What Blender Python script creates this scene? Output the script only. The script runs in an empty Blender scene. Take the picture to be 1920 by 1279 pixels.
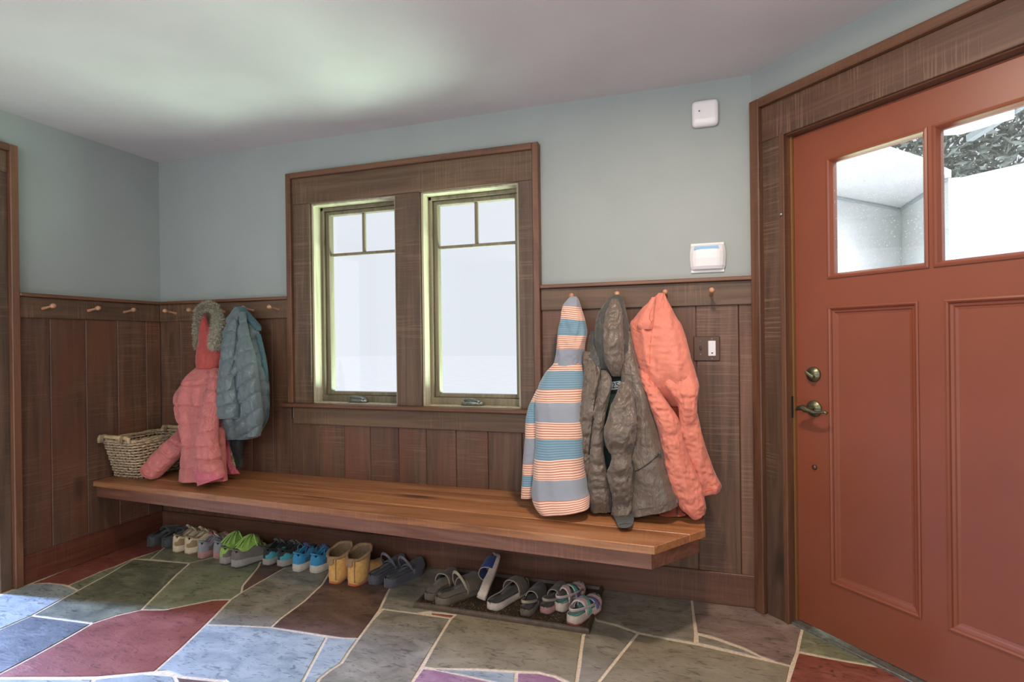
import bpy, bmesh, math, random
from mathutils import Vector, Matrix, noise
random.seed(7)
SC = bpy.context.scene
COL = SC.collection
VS = SC.view_settings
VS.view_transform = 'Standard'; VS.look = 'None'; VS.exposure = 0.18; VS.gamma = 1.0; VS.use_curve_mapping = False

def lin(c):
    return tuple((x/255/12.92 if x/255 <= .04045 else ((x/255+.055)/1.055)**2.4) for x in c) + (1.0,)

# ---------------------------------------------------------------- camera
cd = bpy.data.cameras.new('camera'); cam = bpy.data.objects.new('camera', cd); COL.objects.link(cam)
yaw, pitch, roll = -0.30895, -0.00159, -0.01271
fwd = Vector((math.sin(yaw)*math.cos(pitch), math.cos(yaw)*math.cos(pitch), math.sin(pitch)))
rgt = Vector((math.cos(yaw), -math.sin(yaw), 0)); up = rgt.cross(fwd)
r2 = rgt*math.cos(roll)+up*math.sin(roll); u2 = -rgt*math.sin(roll)+up*math.cos(roll)
m3 = Matrix((r2, u2, -fwd)).transposed()
cam.matrix_world = Matrix.Translation((3.2085, -2.637, 1.2)) @ m3.to_4x4()
cd.sensor_width = 36; cd.lens = 1017.717/1920*36; cd.clip_start = .05
SC.camera = cam

# ---------------------------------------------------------------- daylight and lamps
wd = bpy.data.worlds.new('world'); SC.world = wd; wd.use_nodes = True
bg = wd.node_tree.nodes['Background']; bg.inputs[0].default_value = (.90, .93, 1.0, 1); bg.inputs[1].default_value = .885

def area(name, loc, target, sx, sy, power, col, spread=math.pi):
    l = bpy.data.lights.new(name, 'AREA'); l.shape = 'RECTANGLE'; l.size = sx; l.size_y = sy
    l.energy = power; l.color = col; l.spread = spread
    o = bpy.data.objects.new(name, l); COL.objects.link(o); o.location = loc
    o.rotation_euler = (Vector(target)-Vector(loc)).to_track_quat('-Z', 'Y').to_euler()
    return o
# added soft fill lamp in front of the closed rear wall
area('rear_fill_light', (2.6, -4.6, 2.1), (2.2, 0, 1.1), 3.4, .8, 66, (.93, .96, 1.0))
# added lamp near the floor, facing up to brighten the ceiling
area('rear_ceiling_fill', (2.4, -3.3, .25), (2.4, -2.4, 2.4), 2.6, 1.4, 34, (1.0, .97, .98))
# ceiling fixture just above the top of the picture
pl = bpy.data.lights.new('ceiling_lamp_light', 'AREA'); pl.shape = 'DISK'; pl.size = .16; pl.energy = 26; pl.color = (1.0, .80, .66)
po = bpy.data.objects.new('ceiling_lamp_light', pl); COL.objects.link(po); po.location = (3.2, -1.25, 2.34)
# added lamp hidden below the sills, standing in for green lawn bounce
area('green_ceiling_fill', (3.1, 1.6, .10), (.9, -.7, 2.2), 2.6, .9, 290, (.70, 1.0, .74))
area('porch_fill_light', (7.2, .2, 4.2), (5.0, 3.2, 1.2), 2.5, 2.5, 245, (1.0, 1.0, 1.0))  # added lamp out of view, brightens the shaded porch
# cool daylight from the doorway on the left
area('side_door_light', (-2.6, -1.15, 1.75), (1.0, -1.35, 0), .30, .9, 46, (.36, .50, 1.0), math.radians(42))

sl_ = bpy.data.lights.new('sun', 'SUN'); sl_.energy = .34; sl_.angle = .05
so = bpy.data.objects.new('sun', sl_); COL.objects.link(so); so.rotation_euler = (math.radians(35), 0, math.radians(8))

# ---------------------------------------------------------------- materials
def newmat(name):
    m = bpy.data.materials.new(name); m.use_nodes = True
    nt = m.node_tree; b = nt.nodes['Principled BSDF']
    return m, nt, b
def nd(nt, t, **kw):
    n = nt.nodes.new(t)
    for k, v in kw.items():
        if k.startswith('i_'):
            key = k[2:]; key = int(key) if key.isdigit() else key.replace('_', ' ')
            n.inputs[key].default_value = v
        else: setattr(n, k, v)
    return n
def ramp(nt, fac, stops, interp='LINEAR'):
    r = nt.nodes.new('ShaderNodeValToRGB'); r.color_ramp.interpolation = interp
    e = r.color_ramp.elements
    while len(e) < len(stops): e.new(.5)
    for i, (p, c) in enumerate(stops): e[i].position = p; e[i].color = c
    nt.links.new(fac, r.inputs[0]); return r
def mixc(nt, fac, a, b, mode='MIX'):
    n = nt.nodes.new('ShaderNodeMix'); n.data_type = 'RGBA'; n.blend_type = mode
    for s, v in ((0, fac), (6, a), (7, b)):
        if hasattr(v, 'is_output') or isinstance(v, bpy.types.NodeSocket): nt.links.new(v, n.inputs[s])
        else: n.inputs[s].default_value = v
    return n.outputs[2]
def coords(nt, scale=(1, 1, 1), rnd=0.0, kind='Object'):
    tc = nd(nt, 'ShaderNodeTexCoord'); mp = nd(nt, 'ShaderNodeMapping'); mp.inputs['Scale'].default_value = scale
    src = tc.outputs[kind]
    if rnd:
        oi = nd(nt, 'ShaderNodeObjectInfo'); ad = nd(nt, 'ShaderNodeVectorMath', operation='MULTIPLY_ADD')
        ad.inputs[1].default_value = (1, 1, 1)
        ml = nd(nt, 'ShaderNodeMath', operation='MULTIPLY', i_1=rnd); nt.links.new(oi.outputs['Random'], ml.inputs[0])
        nt.links.new(src, ad.inputs[0]); nt.links.new(ml.outputs[0], ad.inputs[2]); src = ad.outputs[0]
    nt.links.new(src, mp.inputs[0]); return mp.outputs[0]
def bump(nt, b, h, strength, dist=.01):
    bp = nd(nt, 'ShaderNodeBump'); bp.inputs['Strength'].default_value = strength; bp.inputs['Distance'].default_value = dist
    nt.links.new(h, bp.inputs['Height']); nt.links.new(bp.outputs[0], b.inputs['Normal'])

def plain(name, c, rough=.6, metal=0, bumpsc=0, bs=.2, var=.0, sheen=0):
    m, nt, b = newmat(name); b.inputs['Roughness'].default_value = rough; b.inputs['Metallic'].default_value = metal
    col = lin(c)
    n = nd(nt, 'ShaderNodeTexNoise', i_Scale=3.0 if var < .12 else max(bumpsc, 8.0), i_Detail=3.0)
    nt.links.new(coords(nt), n.inputs['Vector'])
    v = var if var else .03
    dk = tuple(x*(1-v) for x in col[:3])+(1,); lt = tuple(min(1, x*(1+v)) for x in col[:3])+(1,)
    r = ramp(nt, n.outputs[0], [(.35, dk), (.65, lt)])
    nt.links.new(r.outputs[0], b.inputs['Base Color'])
    if bumpsc:
        nb = nd(nt, 'ShaderNodeTexNoise', i_Scale=float(bumpsc)*3, i_Detail=3.0); nt.links.new(coords(nt), nb.inputs['Vector'])
        bump(nt, b, nb.outputs[0], bs, .002)
    if sheen: b.inputs['Sheen Weight'].default_value = sheen
    return m

def wood(name, axis, cols, saw=.5, rough=.55, knots=True, red=None):
    """axis: grain direction; cols: dark, mid, light"""
    m, nt, b = newmat(name); b.inputs['Roughness'].default_value = rough
    g = {'x': (1.2, 22, 22), 'y': (22, 1.2, 22), 'z': (22, 22, 1.2)}[axis]
    s = {'x': (150, 5, 5), 'y': (5, 150, 5), 'z': (5, 5, 150)}[axis]
    k = {'x': (1.6, 6, 6), 'y': (6, 1.6, 6), 'z': (6, 6, 1.6)}[axis]
    n = nd(nt, 'ShaderNodeTexNoise', i_Scale=1.0, i_Detail=6.0, i_Roughness=.65, i_Distortion=1.2)
    nt.links.new(coords(nt, g, 7.3), n.inputs['Vector'])
    r = ramp(nt, n.outputs[0], [(.28, lin(cols[0])), (.5, lin(cols[1])), (.75, lin(cols[2]))])
    col = r.outputs[0]
    n2 = nd(nt, 'ShaderNodeTexNoise', i_Scale=1.0, i_Detail=2.0)
    nt.links.new(coords(nt, k, 3.1), n2.inputs['Vector'])
    if red:
        f = ramp(nt, n2.outputs[0], [(.45, (0, 0, 0, 1)), (.72, (.8, .8, .8, 1))])
        col = mixc(nt, f.outputs[0], col, lin(red))
    # saw marks: fine ridges across the grain, in patches
    ns = nd(nt, 'ShaderNodeTexNoise', i_Scale=1.0, i_Detail=1.0)
    nt.links.new(coords(nt, s, 5.7), ns.inputs['Vector'])
    pt = nd(nt, 'ShaderNodeTexNoise', i_Scale=3.2, i_Detail=1.0)
    nt.links.new(coords(nt, (1, 1, 1), 9.1), pt.inputs['Vector'])
    rs = ramp(nt, ns.outputs[0], [(.5, (0, 0, 0, 1)), (.68, (1, 1, 1, 1))])
    rp = ramp(nt, pt.outputs[0], [(.42, (0, 0, 0, 1)), (.6, (saw, saw, saw, 1))])
    mm = nd(nt, 'ShaderNodeMath', operation='MULTIPLY'); nt.links.new(rs.outputs[0], mm.inputs[0]); nt.links.new(rp.outputs[0], mm.inputs[1])
    col = mixc(nt, mm.outputs[0], col, lin(tuple(min(255, x*1.12+6) for x in cols[2])))
    if knots:
        vo = nd(nt, 'ShaderNodeTexVoronoi', i_Scale=1.0); ks = {'x': (1.1, 3.5, 3.5), 'y': (3.5, 1.1, 3.5), 'z': (3.5, 3.5, 1.5)}[axis]
        nt.links.new(coords(nt, ks, 11.0), vo.inputs['Vector'])
        rk = ramp(nt, vo.outputs['Distance'], [(.05, (.85, .85, .85, 1)), (.16, (0, 0, 0, 1))])
        col = mixc(nt, rk.outputs[0], col, lin(tuple(x*.55 for x in cols[0])))
    # board to board tone
    oi = nd(nt, 'ShaderNodeObjectInfo'); rr = ramp(nt, oi.outputs['Random'], [(0, (.80, .80, .80, 1)), (1, (1.14, 1.14, 1.14, 1))])
    col = mixc(nt, 1.0, col, rr.outputs[0], 'MULTIPLY')
    nt.links.new(col, b.inputs['Base Color'])
    ad = nd(nt, 'ShaderNodeMath', operation='ADD'); nt.links.new(n.outputs[0], ad.inputs[0]); nt.links.new(mm.outputs[0], ad.inputs[1])
    bump(nt, b, ad.outputs[0], .35, .003)
    return m

BR = ((68, 50, 37), (94, 71, 53), (116, 90, 68))
M = {}
M['plank'] = wood('stained_plank', 'z', ((66, 47, 35), (93, 66, 49), (116, 86, 66)), .42, red=(112, 66, 46))
M['rail'] = wood('stained_rail', 'x', BR, .5)
M['rail_y'] = wood('stained_rail_side', 'y', BR, .5)
M['case_x'] = wood('stained_casing_across', 'x', ((70, 52, 38), (92, 70, 50), (116, 90, 66)), .35)
M['case_z'] = wood('stained_casing_upright', 'z', ((70, 54, 42), (94, 73, 56), (118, 94, 74)), .35)
M['band_x'] = wood('stained_band_across', 'x', ((80, 51, 36), (106, 70, 49), (128, 90, 64)), .15, .45, False)
M['band_y'] = wood('stained_band_side', 'y', ((80, 51, 36), (106, 70, 49), (128, 90, 64)), .15, .45, False)
M['band_z'] = wood('stained_band_upright', 'z', ((80, 51, 36), (106, 70, 49), (128, 90, 64)), .15, .45, False)
M['base_x'] = wood('stained_base_back', 'x', ((74, 48, 36), (98, 64, 48), (116, 80, 60)), .25, .45, False)
M['base_y'] = wood('stained_base_side', 'y', ((76, 42, 30), (104, 58, 42), (122, 74, 54)), .2, .45, False)
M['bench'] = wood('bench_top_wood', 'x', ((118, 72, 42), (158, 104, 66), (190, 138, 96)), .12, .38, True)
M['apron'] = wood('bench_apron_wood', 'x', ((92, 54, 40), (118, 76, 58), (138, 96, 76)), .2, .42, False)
M['door_case'] = wood('door_casing_wood', 'z', ((66, 46, 34), (88, 64, 48), (112, 86, 66)), .7)
M['door_case_x'] = wood('door_head_wood', 'x', ((66, 46, 34), (92, 64, 48), (112, 84, 64)), .6)
M['jamb_wood'] = wood('window_jamb_wood', 'z', ((146, 136, 112), (178, 168, 142), (198, 190, 166)), .1, .4, False)  # cream tone has the strong window light put into the colour
M['sash'] = wood('window_sash_wood', 'z', ((92, 84, 66), (118, 108, 86), (140, 128, 104)), .1, .4, False)
M['peg'] = wood('peg_wood', 'x', ((150, 104, 74), (186, 138, 104), (210, 164, 130)), .0, .4, False)
M['wall'] = plain('wall_paint', (154, 161, 158), .75, bumpsc=60, bs=.03)
M['ceiling'] = plain('ceiling_paint', (206, 202, 203), .8, bumpsc=40, bs=.05)
M['door'] = plain('door_paint', (124, 65, 43), .42, bumpsc=9, bs=.03, var=.05)
M['brass'] = plain('weather_strip', (150, 112, 66), .4, .5)
M['bronze'] = plain('aged_bronze', (104, 104, 82), .35, .8, bumpsc=40, bs=.2, var=.3)
M['plate'] = plain('bronze_plate', (86, 62, 48), .4, .4)
M['dark'] = plain('dark_gap', (24, 18, 15), .8)
M['white_plastic'] = plain('white_plastic', (226, 224, 226), .35)
M['screen'] = plain('thermostat_screen', (150, 190, 222), .15)
M['pewter'] = plain('pewter', (132, 138, 132), .35, .7, bumpsc=60, bs=.4, var=.25)
M['grout'] = plain('grout', (206, 188, 160), .85, bumpsc=90, bs=.3, var=.14)

def glass(name, dirty):
    m, nt, b = newmat(name)
    out = nt.nodes['Material Output']
    tr = nd(nt, 'ShaderNodeBsdfTransparent'); gl = nd(nt, 'ShaderNodeBsdfGlossy', i_Roughness=.03)
    tr.inputs[0].default_value = (.97, .98, .98, 1)
    mx = nd(nt, 'ShaderNodeMixShader', i_0=.05)
    nt.links.new(tr.outputs[0], mx.inputs[1]); nt.links.new(gl.outputs[0], mx.inputs[2])
    if dirty:
        df = nd(nt, 'ShaderNodeBsdfDiffuse'); df.inputs[0].default_value = (.85, .85, .85, 1)
        n = nd(nt, 'ShaderNodeTexNoise', i_Scale=160.0, i_Detail=2.0); nt.links.new(coords(nt), n.inputs['Vector'])
        r = ramp(nt, n.outputs[0], [(.66, (.02, .02, .02, 1)), (.73, (.35, .35, .35, 1))])
        m2 = nd(nt, 'ShaderNodeMixShader'); nt.links.new(r.outputs[0], m2.inputs[0])
        nt.links.new(mx.outputs[0], m2.inputs[1]); nt.links.new(df.outputs[0], m2.inputs[2]); mx = m2
    nt.links.new(mx.outputs[0], out.inputs[0]); return m
M['glass'] = glass('window_glass', False); M['glass_dirty'] = glass('speckled_door_glass', True)

def stone(name, c1, c2, c3, rough=.42):
    m, nt, b = newmat(name)
    n = nd(nt, 'ShaderNodeTexNoise', i_Scale=7.0, i_Detail=8.0, i_Roughness=.62, i_Distortion=.8)
    nt.links.new(coords(nt, (1, 1.6, 1), 4.0), n.inputs['Vector'])
    r = ramp(nt, n.outputs[0], [(.3, lin(c1)), (.5, lin(c2)), (.72, lin(c3))])
    n2 = nd(nt, 'ShaderNodeTexNoise', i_Scale=26.0, i_Detail=5.0, i_Distortion=1.6)
    nt.links.new(coords(nt, (.7, 2.0, 1), 9.0), n2.inputs['Vector'])
    f = ramp(nt, n2.outputs[0], [(.56, (0, 0, 0, 1)), (.68, (.7, .7, .7, 1))])
    col = mixc(nt, f.outputs[0], r.outputs[0], lin(tuple(x*.55 for x in c1)))
    f2 = ramp(nt, n2.outputs[0], [(.26, (.28, .28, .28, 1)), (.36, (0, 0, 0, 1))])
    col = mixc(nt, f2.outputs[0], col, lin(tuple(min(255, x*1.15+8) for x in c3)))
    nt.links.new(col, b.inputs['Base Color']); b.inputs['Roughness'].default_value = rough
    bump(nt, b, n2.outputs[0], .35, .004); return m
ST = {'red': stone('red_slate', (112, 60, 46), (130, 72, 58), (146, 91, 78)),
      'green': stone('green_slate', (101, 103, 80), (124, 126, 98), (149, 147, 116)),
      'blue': stone('blue_slate', (118, 126, 126), (147, 156, 152), (170, 174, 168)),
      'dark': stone('dark_green_slate', (78, 78, 61), (103, 103, 82), (131, 131, 105)),
      'slate': stone('dark_grey_slate', (74, 79, 76), (97, 101, 99), (122, 126, 122)),
      'grey': stone('grey_slate', (101, 97, 82), (131, 124, 107), (158, 149, 132)),
      'brown': stone('brown_slate', (78, 58, 48), (100, 77, 64), (123, 99, 84)),
      'tan': stone('tan_slate', (116, 106, 84), (134, 124, 100), (150, 140, 116)),
      'purple': stone('purple_slate', (128, 93, 108), (151, 114, 127), (171, 134, 145)),
      'plum': stone('plum_slate', (108, 90, 82), (133, 113, 102), (155, 136, 123))}

# ---------------------------------------------------------------- geometry helpers
def add_box(bm, x0, x1, y0, y1, z0, z1, bev=0.0):
    vs = [bm.verts.new(p) for p in ((x0, y0, z0), (x1, y0, z0), (x1, y1, z0), (x0, y1, z0), (x0, y0, z1), (x1, y0, z1), (x1, y1, z1), (x0, y1, z1))]
    fs = [bm.faces.new([vs[i] for i in f]) for f in ((0, 3, 2, 1), (4, 5, 6, 7), (0, 1, 5, 4), (1, 2, 6, 5), (2, 3, 7, 6), (3, 0, 4, 7))]
    if bev:
        ed = list({e for f in fs for e in f.edges})
        bmesh.ops.bevel(bm, geom=ed, offset=bev, segments=1, affect='EDGES')
def add_prism(bm, poly, z0, z1, inset=0.0, drop=0.0):
    """poly: xy ring; top face inset and proud, giving worn edges"""
    n = len(poly)
    lo = [bm.verts.new((x, y, z0)) for x, y in poly]
    mid = [bm.verts.new((x, y, z1-drop)) for x, y in poly]
    ring = [lo, mid]
    if inset:
        tp = offset_poly(poly, inset); ring.append([bm.verts.new((x, y, z1)) for x, y in tp])
    for a, b in zip(ring, ring[1:]):
        for i in range(n): bm.faces.new((a[i], a[(i+1) % n], b[(i+1) % n], b[i]))
    bm.faces.new(list(reversed(lo))); f = bm.faces.new(ring[-1])
    return f
def area2(p): return sum(p[i][0]*p[(i+1) % len(p)][1]-p[(i+1) % len(p)][0]*p[i][1] for i in range(len(p)))
def offset_poly(p, d):
    if area2(p) < 0: p = p[::-1]
    out = []; n = len(p)
    for i in range(n):
        a, b, c = Vector(p[i-1]), Vector(p[i]), Vector(p[(i+1) % n])
        e1 = (b-a).normalized(); e2 = (c-b).normalized()
        n1 = Vector((-e1.y, e1.x)); n2 = Vector((-e2.y, e2.x)); s = n1+n2
        k = d/max(.35, (1+n1.dot(n2)))
        out.append((b.x+s.x*k, b.y+s.y*k))
    return out
def add_tube(bm, pts, r, sides=8, closed=False, squash=None):
    pts = [Vector(p) for p in pts]; n = len(pts); rings = []; ref = None
    for i, p in enumerate(pts):
        a = pts[i-1] if (i or closed) else p; b = pts[(i+1) % n] if (i < n-1 or closed) else p
        t = (b-a).normalized() if (b-a).length > 1e-9 else Vector((0, 0, 1))
        if ref is None: ref = t.orthogonal().normalized()
        ref = (ref-t*ref.dot(t))
        ref = ref.normalized() if ref.length > 1e-6 else t.orthogonal().normalized()
        bt = t.cross(ref); rr = r[i] if isinstance(r, (list, tuple)) else r
        rings.append([bm.verts.new(p+(ref*math.cos(2*math.pi*k/sides)+bt*math.sin(2*math.pi*k/sides)*(squash or 1))*rr) for k in range(sides)])
    m = n if closed else n-1
    for i in range(m):
        A, B = rings[i], rings[(i+1) % n]
        for k in range(sides): bm.faces.new((A[k], A[(k+1) % sides], B[(k+1) % sides], B[k]))
    if not closed:
        bm.faces.new(list(reversed(rings[0]))); bm.faces.new(rings[-1])
def add_lathe(bm, prof, c, axis='y', seg=20):
    """prof: (dist along axis, radius)"""
    rings = []
    for d, r in prof:
        ring = []
        for k in range(seg):
            a = 2*math.pi*k/seg; u, v = r*math.cos(a), r*math.sin(a)
            p = {'y': (c[0]+u, c[1]+d, c[2]+v), 'z': (c[0]+u, c[1]+v, c[2]+d), 'x': (c[0]+d, c[1]+u, c[2]+v)}[axis]
            ring.append(bm.verts.new(p))
        rings.append(ring)
    for A, B in zip(rings, rings[1:]):
        for k in range(seg): bm.faces.new((A[k], A[(k+1) % seg], B[(k+1) % seg], B[k]))
    bm.faces.new(rings[0]); bm.faces.new(rings[-1])
def obj(name, bm, mats, parent=None, smooth=False, world=True, recalc=True, label=None):
    if recalc: bmesh.ops.recalc_face_normals(bm, faces=bm.faces[:])
    me = bpy.data.meshes.new(name); bm.to_mesh(me); bm.free()
    for m in (mats if isinstance(mats, (list, tuple)) else [mats]): me.materials.append(m)
    if smooth: me.polygons.foreach_set('use_smooth', [True]*len(me.polygons))
    o = bpy.data.objects.new(name, me); COL.objects.link(o)
    if parent:
        o.parent = parent
        if world:
            base = parent.location.copy(); q = parent.parent
            if q: base = base+q.location
            o.location = -base
    if label: o['label'] = label
    return o
def tag(o, label, cat, group=None, kind=None):
    o['label'] = label; o['category'] = cat
    if group: o['group'] = group
    if kind: o['kind'] = kind
    return o
def empty(name, loc=(0, 0, 0), rz=0.0):
    o = bpy.data.objects.new(name, None); COL.objects.link(o); o.location = loc; o.rotation_euler = (0, 0, rz)
    o.empty_display_size = .05; return o
def struct(o):
    o['kind'] = 'structure'; return o
def one(name, mats, parent, fn, **kw):
    bm = bmesh.new(); fn(bm); return obj(name, bm, mats, parent, **kw)
def bx(name, mats, parent, *b, bev=0.0, **kw):
    bm = bmesh.new(); add_box(bm, *b, bev=bev); return obj(name, bm, mats, parent, **kw)
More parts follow.
